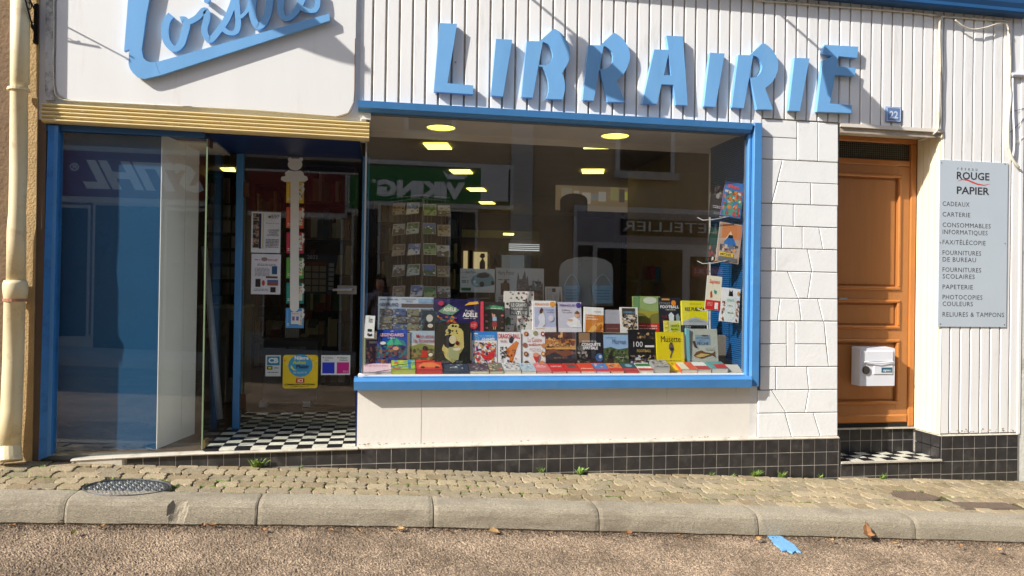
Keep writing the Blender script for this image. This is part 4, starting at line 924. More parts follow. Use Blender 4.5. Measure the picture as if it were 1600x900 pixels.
# ------------------------------------------------------------------ shop interior
b = B(); b.box((XL+.07, 9.0, .3), (XR-.21, 9.1, 3.2), SHOPW); obj('back_wall', b, bld); b = B(); b.box((3.02, .81, .34), (3.06, 3.4, 3.055), SHOPW); obj('side_wall', b, bld)
def at_floor(x, y): return FZ(x, y, FZv)
def win_back():
    t = thing('back_window', 'bright window with a slatted blind at the far end of the shop', 'window', (P(818, 400, 8.9).x, 8.9, 1.6)); Y = 8.9
    def q(x0, y0, x1, y1, dy, mt, nm, th=.03):
        a, c = P(x0, y1, Y-dy), P(x1, y0, Y-dy); bb = B(); bb.box((a.x, Y-dy, a.z), (c.x, Y-dy+th, c.z), mt); obj(nm, bb, t)
    day = emit('window_daylight', (236, 240, 238), .55); cr = emit('cream_wall_glow', (226, 206, 150), .42)  # cr: cream wall by the window, its light put in as a glow
    q(795, 382, 843, 391, .05, day, 'slatted_blind'); q(780, 395, 846, 398, .06, WHITE, 'frame_rail')
    q(822, 399, 843, 420, .05, mat('brick_view', (150, 140, 110), .9, .3, 8), 'pane'); q(784, 399, 819, 420, .05, emit('dim_pane', (120, 126, 128), .25), 'pane'); q(819.5, 399, 822, 420, .06, WHITE, 'frame_stile'); q(762, 396, 765, 420, .06, WHITE, 'frame_stile')
    q(740, 394, 761.5, 420, .05, cr, 'glowing_wall_strip'); q(724, 392, 731, 420, .05, cr, 'glowing_wall_strip'); q(733, 391, 738, 420, .07, DARK, 'dark_post'); q(766, 399, 781, 420, .055, cm((90, 96, 96)), 'dark_pane')
    for k in range(3): q(795, 383+k*3, 843, 383.6+k*3, .055, cm((170, 176, 178)), 'blind_slat', .008)
win_back()
c0_ = [FZ(x, y, CEIL) for x, y in ((787, 364.5), (803, 364.5), (804, 366.5), (788, 366.5))]
def back_light(x0, y0, x1, y1, Y, nm, lab, mt, cat='ceiling light', g=None):
    a, c = P(x0, y1, Y), P(x1, y0, Y); bb = B(); bb.box((a.x, Y, a.z), (c.x, Y+.06, c.z), mt); return tag(obj(nm, bb), lab, cat, g)
back_light(787, 364.5, 803, 367, 8.0, 'wall_light', 'thin lit strip light on the back wall above the far window', LITP, 'wall light')
back_light(715, 362, 843, 370, 8.6, 'bulkhead_beam', 'pale horizontal beam above the far window', SOFFIT, 'beam')
back_light(782, 380, 795, 393, 8.4, 'wall_cabinet', 'small dark grey cabinet left of the far blind', cm((92, 92, 90)), 'cabinet')
# silhouettes on the far sill
def silhouette(l, Y, nm, lab, cat, mt=None):
    b = B(); q = [(P(x, y, Y).x, P(x, y, Y).z) for x, y in l]; b.xz(q, Y, Y+.06, mt or cm((70, 46, 30), .7)); return tag(obj(nm, b), lab, cat)
silhouette([(750, 420), (750, 410), (754, 404), (750, 401), (752, 396), (757, 396), (758, 401), (755, 404), (758, 410), (758, 420)], 7.6, 'carved_figure', 'small dark carved figure standing on the sill of the far window', 'figure')
silhouette([(766, 420), (773, 402), (781, 420)], 7.6, 'pyramid_ornament', 'brown pyramid ornament on the far sill behind the car puzzle box', 'ornament')
# made-up opening and papers that glow, standing in for a mirror's bright reflections
hp = thing('mirror_glow_panel', 'long glowing panel added in place of a mirror high in the shop, with glowing papers and an arched board before it', 'window', (P(925, 330, 4.8).x, 4.8, 2.2)); Y = 4.8
hl = emit('mirror_image_glow', (168, 146, 112), .16)
def hq(x0, y0, x1, y1, dy, mt, nm):
    a, c = P(x0, y1, Y-dy), P(x1, y0, Y-dy); bb = B(); bb.box((a.x, Y-dy, a.z), (c.x, Y-dy+.02, c.z), mt); obj(nm, bb, hp)
hq(868, 292, 986, 328, 0, hl, 'glow_pane'); 
for x0, y0, x1, y1, c in ((878, 294, 894, 306, (170, 160, 140)), (897, 298, 905, 308, (190, 184, 170)), (910, 301, 923, 318, (204, 196, 180)), (925, 303, 935, 312, (150, 150, 150)), (936, 300, 947, 314, (190, 188, 180)), (955, 293, 966, 312, (170, 166, 110)), (977, 300, 986, 312, (206, 206, 90)), (968, 296, 976, 316, (90, 84, 80))): hq(x0, y0, x1, y1, .03, emit('glowing_paper_%d' % x0, c, .2), 'added_paper')
for x0, x1, y0, y1, c in ((990, 1010, 294, 330, (60, 44, 34)), (1012, 1020, 294, 328, (90, 50, 34)), (1024, 1034, 292, 322, (140, 128, 116)), (1062, 1068, 305, 332, (110, 100, 88)), (1070, 1080, 300, 326, (84, 72, 60)), (1092, 1110, 276, 330, (88, 48, 42))): hq(x0, y0, x1, y1, .03, cm(c), 'added_paper')
b = B(); ar = [(876, 332)]+[(897-21*math.cos(k*math.pi/10), 313-11*math.sin(k*math.pi/10)) for k in range(11)]+[(918, 332)]
b.xz([(P(x, y, Y-.1).x, P(x, y, Y-.1).z) for x, y in ar], Y-.1, Y-.06, cm((66, 50, 38), .7)); obj('arched_board', b, hp)
# shelving units behind the door
def shelf_unit(x0, x1, y0, Y0, dp_, n, lab, seed, bottom=None, cols=None):
    a, c = P(x0, 500, Y0), P(x1, y0, Y0); X0, X1, Z1 = a.x, c.x, min(c.z, 3.0); Z0 = bottom or FZv
    t = thing('shelf_unit', lab, 'shelves', ((X0+X1)/2, Y0, Z0)); R = random.Random(seed)
    b = B(); b.box((X0, Y0, Z0), (X0+.03, Y0+dp_, Z1), WOODG); b.box((X1-.03, Y0, Z0), (X1, Y0+dp_, Z1), WOODG); b.box((X0+.03, Y0+dp_-.02, Z0), (X1-.03, Y0+dp_, Z1), WOODG); obj('carcass', b, t)
    for k in range(n+1):
        z = Z0+(Z1-Z0)*k/n; b = B(); b.box((X0+.031, Y0+.001, z-.012), (X1-.031, Y0+dp_-.021, z+.012), WOODG); obj('shelf', b, t)
        if k == n: break
        x = X0+.05; b = B(); H = (Z1-Z0)/n
        while x < X1-.08:
            w = R.uniform(.02, .10); h = H*R.uniform(.45, .85); b.box((x, Y0+.04, z+.013), (x+w*.9, Y0+dp_-.05, z+h), cm(R.choice(cols or [(168, 160, 146), (120, 48, 40), (50, 70, 90), (60, 90, 60), (150, 130, 90), (70, 62, 60), (196, 190, 180)]))); x += w
        stuff(obj('shelf_goods', b, t))
shelf_unit(470, 556, 262, 3.6, .4, 6, 'dark shelves of books and games behind the glass door, right half', 4)
shelf_unit(392, 446, 280, 5.6, .4, 6, 'far dark shelves seen between posters and height chart', 5)
shelf_unit(318, 372, 270, 4.2, .4, 6, 'shelves of stationery seen through the glass left of the door', 9)
shelf_unit(582, 640, 300, 6.2, .4, 6, 'far shelves of books behind the left columns of the postcard rack', 14)
shelf_unit(968, 1060, 322, 6.6, .4, 6, 'far wide shelves of books behind the binder shelf', 15)
shelf_unit(1064, 1104, 300, 3.6, .4, 7, 'narrow shelves of books deep in the shop left of the wire stand', 16)
shelf_unit(690, 722, 330, 5.4, .4, 6, 'narrow far shelves right of the postcard rack', 17)
# counter and back table with the pale front
t = thing('low_cabinet', 'pale low cabinet behind the glass left of the shop door', 'cabinet', (P(345, 600, 2.2).x, 2.2, FZv))
a, c = P(310, 500, 2.2), P(374, 482, 2.2); b = B(); b.box((a.x, 2.2, FZv), (c.x, 2.9, c.z), cm((128, 122, 112), .5)); obj('carcass', b, t)
b = B(); b.box((a.x+.3, 2.185, FZv+.25), (c.x-.02, 2.199, c.z-.12), DARK); obj('dark_front', b, t)
b = B(); b.box((a.x-.02, 2.18, c.z), (c.x+.02, 2.92, c.z+.03), cm((160, 154, 142), .5)); obj('cabinet_top', b, t)
t = thing('notice_panel', 'board pinned with white notices behind the glass left of the door', 'notice board', (P(345, 400, 2.6).x, 2.6, 1.2))
a, c = P(316, 462, 2.6), P(374, 318, 2.6); b = B(); b.box((a.x, 2.62, a.z), (c.x, 2.66, c.z), cm((66, 58, 50))); obj('board', b, t)
R = random.Random(5)
for i in range(6):
    for j in range(4):
        x = a.x+(c.x-a.x)*(j+.1+R.random()*.1)/4; z = a.z+(c.z-a.z)*(i+.1)/6; b = B(); b.box((x, 2.612, z), (x+(c.x-a.x)*.2, 2.619, z+(c.z-a.z)*.13), cm(R.choice([(150, 148, 140), (128, 124, 116), (110, 110, 110)]))); obj('notice', b, t)
b = B(); b.tube([P(319, 385, .95), P(344, 655, .80)], .028, cm((196, 200, 204)), 10); tag(obj('white_roll', b, smooth=True), 'long white tube leaning behind the glass beside the white partition', 'tube')
b = B(); b.tube([P(322, 470, 1.3), P(336, 660, 1.2)], .02, WOODG, 8); tag(obj('wooden_pole', b), 'brown pole leaning next to the long white tube', 'pole')
# display stand with magazines behind the door
t = thing('magazine_counter', 'dark counter with magazines and pens behind the glass door', 'counter', (P(450, 560, 1.9).x, 1.9, FZv)); Y = 1.9
a, c = P(412, 500, Y), P(500, 528, Y); ct = c.z
b = B(); b.box((a.x, Y, FZv+.03), (P(497, 500, Y).x, Y+.5, ct-.03), cm((58, 62, 68), .5)); obj('counter_body', b, t)
b = B(); b.box((a.x-.03, Y-.03, ct-.03), (P(500, 500, Y).x, Y+.55, ct), cm((40, 38, 38), .4)); obj('counter_top', b, t)
b = B(); b.box((P(408, 500, Y).x, Y-.05, FZv), (P(420, 500, Y).x, Y+.1, FZv+.05), WPLAS); obj('foot', b, t); b = B(); b.box((P(476, 500, Y).x, Y-.05, FZv), (P(487, 500, Y).x, Y+.1, FZv+.05), WPLAS); obj('foot', b, t)
b = B(); text(b, 'AGENDAS CALENDRIERS', lambda u, v: (P(415+32*u, 545, Y).x, Y-.002, P(430, 545, Y).z+.02*v), cm((120, 124, 128))); text(b, 'PAPETERIE', lambda u, v: (P(452+26*u, 545, Y).x, Y-.002, P(430, 545, Y).z+.02*v), cm((150, 154, 158))); obj('lettering', b, t, fix=False)
R = random.Random(11)
for i, (x, y, w, h_, c) in enumerate([(424, 508, 18, 12, (150, 140, 130)), (420, 520, 20, 10, (140, 60, 50)), (446, 508, 18, 10, (90, 80, 76)), (444, 498, 20, 10, (120, 120, 116)), (466, 492, 22, 12, (110, 50, 44)), (480, 505, 16, 12, (70, 74, 80)), (468, 524, 14, 5, (170, 168, 160)), (492, 480, 16, 14, (96, 40, 36))]):
    p0_, p1_ = P(x, y+h_/2, Y+.1), P(x+w, y-h_/2, Y+.25); b = B(); b.prism([(p0_.x, Y+.1, p0_.z), (p1_.x, Y+.1, p0_.z), (p1_.x, Y+.28, p1_.z), (p0_.x, Y+.28, p1_.z)], [(p0_.x, Y+.11, p0_.z-.01), (p1_.x, Y+.11, p0_.z-.01), (p1_.x, Y+.29, p1_.z-.01), (p0_.x, Y+.29, p1_.z-.01)], cm(c)); obj('magazine', b, t)
b = B()
for i in range(7): x = P(445+3.2*i, 525, Y).x; b.box((x, Y+.02, ct), (x+.012, Y+.04, ct+.09), cm((190, 188, 180)))
stuff(obj('pen', b, t))
t = thing('wall_calendar', 'dark wall calendar headed 2022 hanging behind the glass door', 'calendar', (P(490, 460, 1.7).x, 1.7, 1.3)); Y = 1.7
a, c = P(444, 458, Y), P(528, 398, Y); b = B(); b.prism([(a.x, Y, a.z), (c.x-.05, Y, a.z), (c.x, Y, c.z), (a.x+.03, Y, c.z)], [(a.x, Y+.02, a.z), (c.x-.05, Y+.02, a.z), (c.x, Y+.02, c.z), (a.x+.03, Y+.02, c.z)], cm((36, 44, 66))); obj('board', b, t)
b = B(); fn = lambda u, v, d: Vector((a.x+(c.x-a.x)*u, Y-d, c.z+(a.z-c.z)*v))
its = [('t', '2022', .42, .03, .62, .12, (190, 196, 206)), ('r', .08, .2, .80, .28, (110, 46, 40))]
for i in range(5):
    for j in range(4): its.append(('r', .1+i*.14, .3+j*.17, .22+i*.14, .44+j*.17, (128, 120, 104)))
for j in range(6): its.append(('r', .83, .22+j*.12, .93, .31+j*.12, (130, 134, 140)))
draw(b, its, fn); obj('calendar_print', b, t, fix=False)
# postcard spinner
t = thing('postcard_rack', 'revolving wire rack of postcards standing left behind the books', 'card rack', (P(660, 400, 1.1).x, 1.1, FZv)); Y = 1.1
b = B(); pc_ = P(660, 400, Y); b.tube([(pc_.x, Y, FZv), (pc_.x, Y, P(660, 310, Y).z)], .012, WIRE, 8); b.disc((pc_.x, Y), .22, .22, FZv, FZv+.03, WIRE); obj('stem', b, t)
R = random.Random(3)
CC = [[(120, 104, 84), (150, 140, 120), (70, 56, 44), (96, 90, 82)], [(70, 90, 140), (60, 84, 40), (180, 186, 190), (50, 60, 30)], [(90, 110, 80), (150, 160, 160), (60, 76, 50), (120, 130, 140)], [(170, 172, 176), (90, 80, 60), (130, 130, 130)], [(60, 100, 60), (120, 140, 90), (40, 56, 36)], [(90, 110, 160), (200, 200, 204), (60, 70, 90)]]
cells = [(612, 318), (634, 317), (662, 319), (684, 320), (612, 350), (634, 348), (661, 348), (684, 351), (612, 382), (636, 381), (662, 380), (683, 383), (612, 414), (635, 413), (661, 413), (683, 415), (612, 447), (640, 446), (662, 447), (684, 447)]
for i, (x, y) in enumerate(cells):
    yy = Y+(-.12 if x in (634, 636, 635, 640, 661, 662) else .0); ww = 20; hh = 18; sk = 3 if (i % 4) < 2 else -1
    A4 = [P(x, y+hh+sk*.3, yy-.02), P(x+ww, y+hh-sk*.4, yy-.02), P(x+ww+sk*.5, y-sk*.3, yy+.02), P(x+sk*.8, y, yy+.02)]
    bb = B(); bb.prism(A4, [p+Vector((0, .004, 0)) for p in A4], cm((220, 218, 212) if i % 3 else (170, 166, 160)))
    cc = [tuple(min(255, int(v*1.35+12)) for v in q) for q in CC[(i*5+i//4) % 6]]; f4 = lambda u, v, d: (A4[3]*(1-u)+A4[2]*u)*(1-v)+(A4[0]*(1-u)+A4[1]*u)*v+Vector((0, -d, 0))
    draw(bb, [('r', .05, .06, .95, .5, cc[0]), ('r', .05, .5, .95, .94, cc[1]), ('n', .06, .1, .94, .92, cc, 16, .13, i)], f4); obj('postcard', bb, t, fix=False)
    if R.random() < .8:
        bb = B(); q0 = A4[0]; q1 = A4[1]; bb.tube([q0+Vector((0, -.02, .0)), q1+Vector((0, -.02, .0))], .0025, WIRE, 5); bb.tube([q0, q0+Vector((0, -.02, .0)), q0+Vector((0, -.02, .04))], .0022, WIRE, 5); obj('card_holder', bb, t)
for x in (622, 628, 643, 650, 668, 674, 690, 696): b = B(); b.tube([P(x, 306, Y+.02), P(x-1, 470, Y+.02)], .0022, WIRE, 5); obj('wire', b, t)
for y in (306, 311): b = B(); b.tube([P(610, y+4, Y-.05), P(655, y-1, Y-.14), P(703, y+3, Y-.05)], .003, WIRE, 5); obj('wire', b, t)
# grey arched header with blue bags
t = thing('display_header', 'pale grey arched display header standing behind the books', 'display', (P(915, 470, .95).x, .95, 1.15)); Y = .95
HD = mat('frosted_header', (150, 154, 158), .4, .04, 3)
def arc(x0, x1, yt, yb, r, n=8):
    xm = (x0+x1)/2; hw = (x1-x0)/2
    return [(x0, yb)]+[(xm-hw*math.cos(k*math.pi/n/1), yt+r-r*math.sin(k*math.pi/n)**.7) for k in range(n+1)]+[(x1, yb)]
b = B(); q = [(P(x, y, Y).x, P(x, y, Y).z) for x, y in arc(874, 958, 401, 478, 22)]; b.xz(q, Y, Y+.02, HD); obj('header_board', b, t)
for x0, x1 in ((881, 906), (926, 957)):
    b = B(); q = [(P(x, y, Y-.03).x, P(x, y, Y-.03).z) for x, y in ((x0-1, 446), (x1, 446), (x1-2, 474), (x0+2, 474))]; b.xz(q, Y-.04, Y-.005, cm((140, 176, 204)));
    for k in range(4): z = P(900, 454+k*4.5, Y).z; b.box((P(x0+3, 450, Y-.04).x, Y-.043, z), (P(x1-4, 450, Y-.04).x, Y-.0405, z+.008), cm((106, 150, 186)))
    b.tube([P(x0+1+(x1-x0-2)*k/8, 446-17*math.sin(k*math.pi/8), Y-.03) for k in range(9)], .004, cm((170, 190, 206)), 6)
    obj('blue_bag', b, t)
# binder shelf
t = thing('binder_shelf', 'small shelf of red and blue binders under a green picture', 'shelf', (P(1030, 440, 2.2).x, 2.2, 1.3)); Y = 2.2
a, c = P(1000, 437, Y), P(1066, 434, Y); b = B(); b.box((a.x, Y, a.z-.02), (c.x, Y+.3, a.z), cm((96, 110, 80))); obj('shelf_board', b, t); b = B(); b.prism([P(992, 470, Y), P(1001, 470, Y), P(1006, 402, Y), P(1004, 402, Y)], [P(992, 470, Y+.02), P(1001, 470, Y+.02), P(1006, 402, Y+.02), P(1004, 402, Y+.02)], cm((120, 116, 108))); obj('side_panel', b, t)
for x, w, c in ((1012, 4, (110, 44, 50)), (1017, 7, (150, 50, 56)), (1025, 7, (40, 110, 170)), (1035, 3, (120, 46, 52)), (1039, 4, (44, 110, 170)), (1044, 4, (50, 120, 176)), (1049, 8, (36, 76, 130))):
    p, q = P(x, 436, Y), P(x+w, 418+(x % 3), Y); b = B(); b.box((p.x, Y+.02, a.z), (q.x, Y+.25, q.z+.02), cm(c)); obj('binder', b, t)
p, q = P(1030, 416, Y+.3), P(1064, 392, Y+.3); b = B(); b.box((p.x, Y+.3, p.z), (q.x, Y+.32, q.z), cm((70, 90, 50))); fn = lambda u, v, d: Vector((p.x+(q.x-p.x)*u, Y+.3-d, q.z+(p.z-q.z)*v))
draw(b, [('n', 0, 0, 1, 1, [(60, 100, 40), (120, 110, 60), (40, 60, 30), (150, 140, 120)], 40, .12, 2)], fn); obj('picture', b, t, fix=False)
# ------------------------------------------------------------------ books
def place(label, x0, y0, x1, y1, Y, items, base=(230, 228, 222), t=.022, lean=.14, roll=0, yaw=0, spine=None, name='book', cat='book', pages=(216, 206, 184), group='books set out in the shop window'):
    a, c = P(x0, y1, Y), P(x1, y1, Y); W = (c-a).length; xm = (a+c)/2
    top = P((x0+x1)/2, y0, Y+lean*.22); H = (top.z-xm.z)/math.cos(lean)
    root = thing(name, label, cat, xm, group); root.rotation_euler = (-lean, roll, yaw)
    bc = cm(base); sc_ = cm(spine or base); w = W/2
    b = B(); b.box((-w, 0, 0), (w, .0025, H), bc); b.box((-w, .0026, 0), (-w+.0025, t-.0026, H), sc_); b.box((-w, t-.0025, 0), (w, t, H), bc); obj('cover', b, root, local=True)
    if t > .008: b = B(); b.box((-w+.003, .003, .003), (w-.003, t-.003, H-.003), cm(pages, .8)); obj('pages', b, root, local=True)
    if items:
        b = B(); draw(b, items, lambda u, v, d: Vector((-w+W*u, -d-.0003, H*(1-v)))); obj('cover_print', b, root, local=True, fix=False)
    return root
R1, R2, R3 = .20, .47, .80
BK = (24, 24, 28)
place('dark purple comic at the left end of the front row, half hidden', 571, 530, 589, 573, R1+.03, [('n', .05, .2, .95, .98, [(60, 30, 50), (90, 50, 70), (40, 24, 44), (110, 70, 60)], 60, .09, 1), ('L', .3, .08, .95, .16, 2, (150, 140, 150))], (36, 22, 40), .03)
place('thin pale green book standing edge on at the far left', 565.5, 529, 569, 575, R1-.03, [], (196, 220, 150), .02, 0)
place('white tag printed with black lines propped at the far left', 569, 493, 584, 528, R1, [('t', 'Noms', .35, .05, .75, .32, (60, 60, 60)), ('r', .3, .6, .75, .72, (40, 40, 40)), ('n', .3, .8, .8, .95, [(30, 30, 30)], 22, .06, 4)], (238, 240, 238), .004, .1, .05, name='price_tag', cat='tag', group='')
place('LEGENDAIRES comic, blue cover with green rays and adventurers', 588, 515, 636, 574, R1, [('p', [(.2, .35), (.55, .22), (.9, .3), (1, .5), (1, .75), (0, .75), (0, .5)], (34, 120, 130)), ('p', [(.25, .45), (.5, .2), (.55, .45)], (60, 180, 140)), ('p', [(.55, .45), (.62, .2), (.85, .4)], (50, 170, 130)), ('n', .0, .4, 1, 1, [(36, 40, 110), (110, 60, 60), (60, 90, 110), (30, 24, 60), (150, 100, 70), (80, 50, 100)], 110, .07, 2), ('e', .2, .36, .1, .04, (220, 220, 214)), ('e', .62, .5, .10, .05, (210, 150, 110)), ('t', 'LES', .45, .03, .55, .06, (230, 200, 220)), ('t', 'LEGENDAIRES', .1, .10, .88, .18, (244, 190, 200), .02), ('L', .35, .21, .62, .25, 1, (200, 220, 240))], (24, 70, 160), .02, spine=(30, 80, 180))
place('picture book "Mon amie la licorne", girl in red on a green hill', 640, 517, 681, 572, R1+.02, [('r', 0, 0, 1, .35, (160, 178, 192)), ('p', [(0, .45), (.4, .36), (1, .42), (1, .7), (0, .7)], (126, 134, 72)), ('r', 0, .68, 1, 1, (92, 84, 48)), ('n', 0, .5, 1, 1, [(96, 88, 50), (130, 120, 66), (70, 60, 40), (150, 120, 80)], 50, .08, 5), ('p', [(.4, .75), (.48, .55), (.62, .52), (.7, .75)], (188, 40, 30)), ('e', .58, .5, .1, .07, (60, 34, 24)), ('e', .8, .68, .09, .05, (206, 200, 180)), ('t', 'Mon amie', .24, .10, .9, .20, (170, 40, 50), .01), ('t', 'la licorne', .14, .23, .95, .33, (170, 40, 50), .01)], (200, 196, 180), .02, spine=(214, 80, 60))
place('large black picture book "Blanche Neige" with a pale figure in a golden frame of branches', 679, 505, 735, 573, R1-.02, [('p', [(.3, .12), (.45, .02), (.65, .02), (.8, .2), (.82, .55), (.6, .85), (.5, .92), (.3, .8), (.2, .6), (.28, .4)], (206, 190, 112)), ('n', .2, .02, .85, .25, [(50, 46, 28), (30, 28, 20)], 26, .04, 5), ('e', .4, .42, .17, .16, (28, 24, 24)), ('e', .5, .38, .1, .1, (214, 200, 160)), ('p', [(.4, .55), (.62, .55), (.7, .68), (.66, .85), (.45, .85), (.34, .75)], (168, 170, 120)), ('e', .62, .6, .12, .035, (224, 214, 180)), ('e', .63, .46, .05, .05, (110, 24, 24)), ('n', .05, .65, .3, .95, [(60, 58, 40), (40, 40, 30)], 16, .05, 8), ('t', 'Blanche Neige', .2, .85, .78, .91, (120, 124, 116))], (30, 32, 26), .03, spine=(60, 70, 50))
place('"ENCYCLOPÉDIE DES ANIMÉS", white cover with a blue title band', 737, 518, 776.5, 574, R1, [('r', 0, 0, 1, .25, (30, 130, 214)), ('t', 'ENCYCLOPÉDIE', .08, .10, .9, .17, (170, 215, 240)), ('t', 'DES', .08, .19, .3, .25, (170, 215, 240)), ('t', 'ANIMÉS', .38, .19, .92, .25, (250, 250, 250), .03), ('r', .08, .05, .25, .08, (240, 240, 240)), ('n', .06, .3, .95, .95, [(214, 40, 50), (30, 40, 90), (240, 190, 150), (60, 60, 70), (220, 170, 40), (196, 60, 130), (232, 232, 236)], 120, .06, 6), ('p', [(.3, .6), (.6, .68), (.9, .5), (.85, .75), (.5, .8)], (214, 30, 40))], (234, 236, 240), .02, spine=(30, 130, 214))
place('white "DRAGON BALL" book with an orange and black sweep', 778, 519, 814, 574, R1, [('t', 'DRAGON BALL', .03, .05, .97, .18, (196, 40, 36), .03), ('p', [(.35, .5), (.5, .42), (.8, .25), (.92, .3), (.8, .5), (.72, .68), (.62, .88), (.45, .92), (.52, .72), (.36, .7)], (216, 120, 40)), ('p', [(.48, .2), (.62, .1), (.7, .2), (.62, .32), (.5, .3)], (40, 36, 40)), ('n', .1, .42, .4, .85, [(30, 30, 34), (110, 110, 112), (200, 200, 204)], 34, .05, 4), ('n', .4, .5, .8, .95, [(216, 120, 40), (120, 60, 30), (40, 44, 70)], 24, .05, 9), ('L', .1, .22, .4, .3, 2, (180, 150, 150))], (236, 234, 236), .026, pages=(200, 200, 206))
place('white "La Cuisine des enfants" cookbook dotted with biscuits', 816, 515, 852.5, 573, R1+.01, [('t', 'La Cuisine', .25, .22, .85, .34, (196, 50, 40), .0), ('t', 'DES', .45, .36, .6, .38, (196, 50, 40)), ('t', 'ENFANTS', .3, .39, .85, .44, (196, 50, 40), .02)]+[('e', u, v, .1, .065, c) for u, v, c in ((.18, .12, (170, 96, 50)), (.58, .10, (150, 150, 110)), (.9, .12, (160, 50, 40)), (.12, .42, (150, 96, 60)), (.16, .66, (134, 86, 56)), (.9, .66, (190, 130, 60)), (.18, .9, (110, 60, 40)), (.85, .9, (206, 150, 80)), (.93, .44, (200, 140, 80)))]+[('e', u, v, .05, .03, c) for u, v, c in ((.18, .12, (206, 150, 90)), (.9, .12, (240, 230, 220)), (.16, .66, (190, 150, 110)), (.9, .66, (240, 210, 160)))]+[('p', [(.45, .72), (.72, .72), (.6, .92)], (196, 50, 50)), ('e', .58, .68, .13, .06, (220, 150, 120)), ('L', .3, .5, .8, .56, 2, (170, 150, 150))], (232, 230, 230), .02)
place('dark sunset mountain book "VALLÉE DES LOUPS"', 853.5, 519, 900, 573, R1, [('r', 0, 0, 1, .2, (70, 44, 50)), ('r', 0, .2, 1, .34, (190, 120, 60)), ('r', 0, .34, 1, .5, (214, 160, 90)), ('p', [(0, .55), (.25, .48), (.5, .56), (.7, .5), (1, .6), (1, 1), (0, 1)], (120, 70, 50)), ('p', [(0, .68), (.3, .58), (.6, .72), (1, .62), (1, 1), (0, 1)], (40, 40, 54)), ('r', 0, .82, 1, 1, (30, 30, 40)), ('n', 0, .0, 1, .45, [(110, 60, 50), (196, 130, 70), (90, 50, 50), (214, 170, 110)], 40, .07, 8), ('t', 'VALLÉE', .2, .14, .75, .24, (60, 34, 34)), ('t', 'DES', .7, .1, .84, .14, (60, 34, 34)), ('t', 'LOUPS', .22, .34, .8, .43, (76, 60, 46)), ('L', .25, .72, .7, .77, 2, (150, 120, 100))], (46, 34, 40), .026)
place('"HISTOIRE DE LA CONQUÊTE SPATIALE", dark cover with rocket smoke and globe', 902, 519, 943, 574, R1, [('r', .08, .02, .5, .3, (150, 120, 90)), ('n', .02, .3, .5, 1, [(110, 108, 104), (70, 66, 62), (160, 156, 150), (40, 38, 38)], 60, .07, 9), ('t', 'HISTOIRE DE LA', .2, .24, .75, .28, (230, 230, 230)), ('t', 'CONQUÊTE', .18, .31, .9, .39, (244, 244, 244), .03), ('t', 'SPATIALE', .22, .41, .8, .49, (244, 244, 244), .03), ('e', .84, .72, .15, .12, (60, 100, 150)), ('e', .88, .70, .06, .05, (190, 200, 210)), ('r', .4, .87, .97, .96, (190, 40, 50)), ('L', .45, .885, .92, .95, 2, (230, 220, 220))], (28, 26, 34), .024)
place('landscape album "Morvan", blue sky over a green hedge country', 944, 523, 982.5, 574, R1, [('r', 0, 0, 1, .45, (150, 182, 216)), ('p', [(0, .42), (.3, .38), (.6, .45), (1, .4), (1, .7), (0, .7)], (76, 96, 60)), ('r', 0, .6, 1, 1, (58, 74, 40)), ('n', 0, .42, 1, 1, [(50, 66, 36), (84, 110, 56), (40, 50, 34), (120, 130, 100), (96, 104, 60)], 90, .06, 10), ('p', [(.1, .85), (.3, .45), (.4, .9)], (36, 34, 30)), ('t', 'Morvan', .35, .13, .9, .29, (80, 110, 150)), ('L', .1, .08, .5, .11, 1, (90, 120, 160)), ('L', .5, .68, .85, .71, 1, (210, 210, 200))], (90, 110, 120), .02)
place('black book with a big white "100" and a crowd of footballers', 984, 515, 1026.5, 574, R1, [('n', .3, .08, .9, .25, [(180, 150, 110), (120, 90, 60), (60, 50, 50)], 20, .05, 3), ('t', '100', .16, .32, .5, .46, (220, 222, 226)), ('r', .58, .42, .92, .47, (220, 220, 220)), ('t', 'FOOTBALL', .28, .53, .8, .6, (190, 160, 80), .02), ('n', .03, .68, .97, .98, [(190, 170, 60), (50, 60, 110), (120, 100, 90), (40, 40, 44), (200, 200, 200), (80, 30, 30)], 90, .05, 12)], (26, 24, 26), .024)
place('bright yellow book "dans la Musette" with a small rider', 1027.5, 519, 1070, 575, R1-.02, [('t', 'DANS LA', .4, .13, .65, .15, (60, 60, 30)), ('t', 'Musette', .16, .11, .88, .28, (40, 38, 24), .0), ('p', [(.45, .34), (.6, .34), (.63, .48), (.55, .62), (.5, .74), (.46, .7), (.52, .56), (.44, .46)], (110, 92, 90)), ('e', .53, .32, .05, .035, (80, 66, 66)), ('e', .54, .47, .07, .04, (60, 50, 56)), ('L', .2, .78, .85, .81, 1, (110, 104, 30)), ('e', .53, .88, .02, .014, (60, 56, 20))], (226, 206, 20), .02)
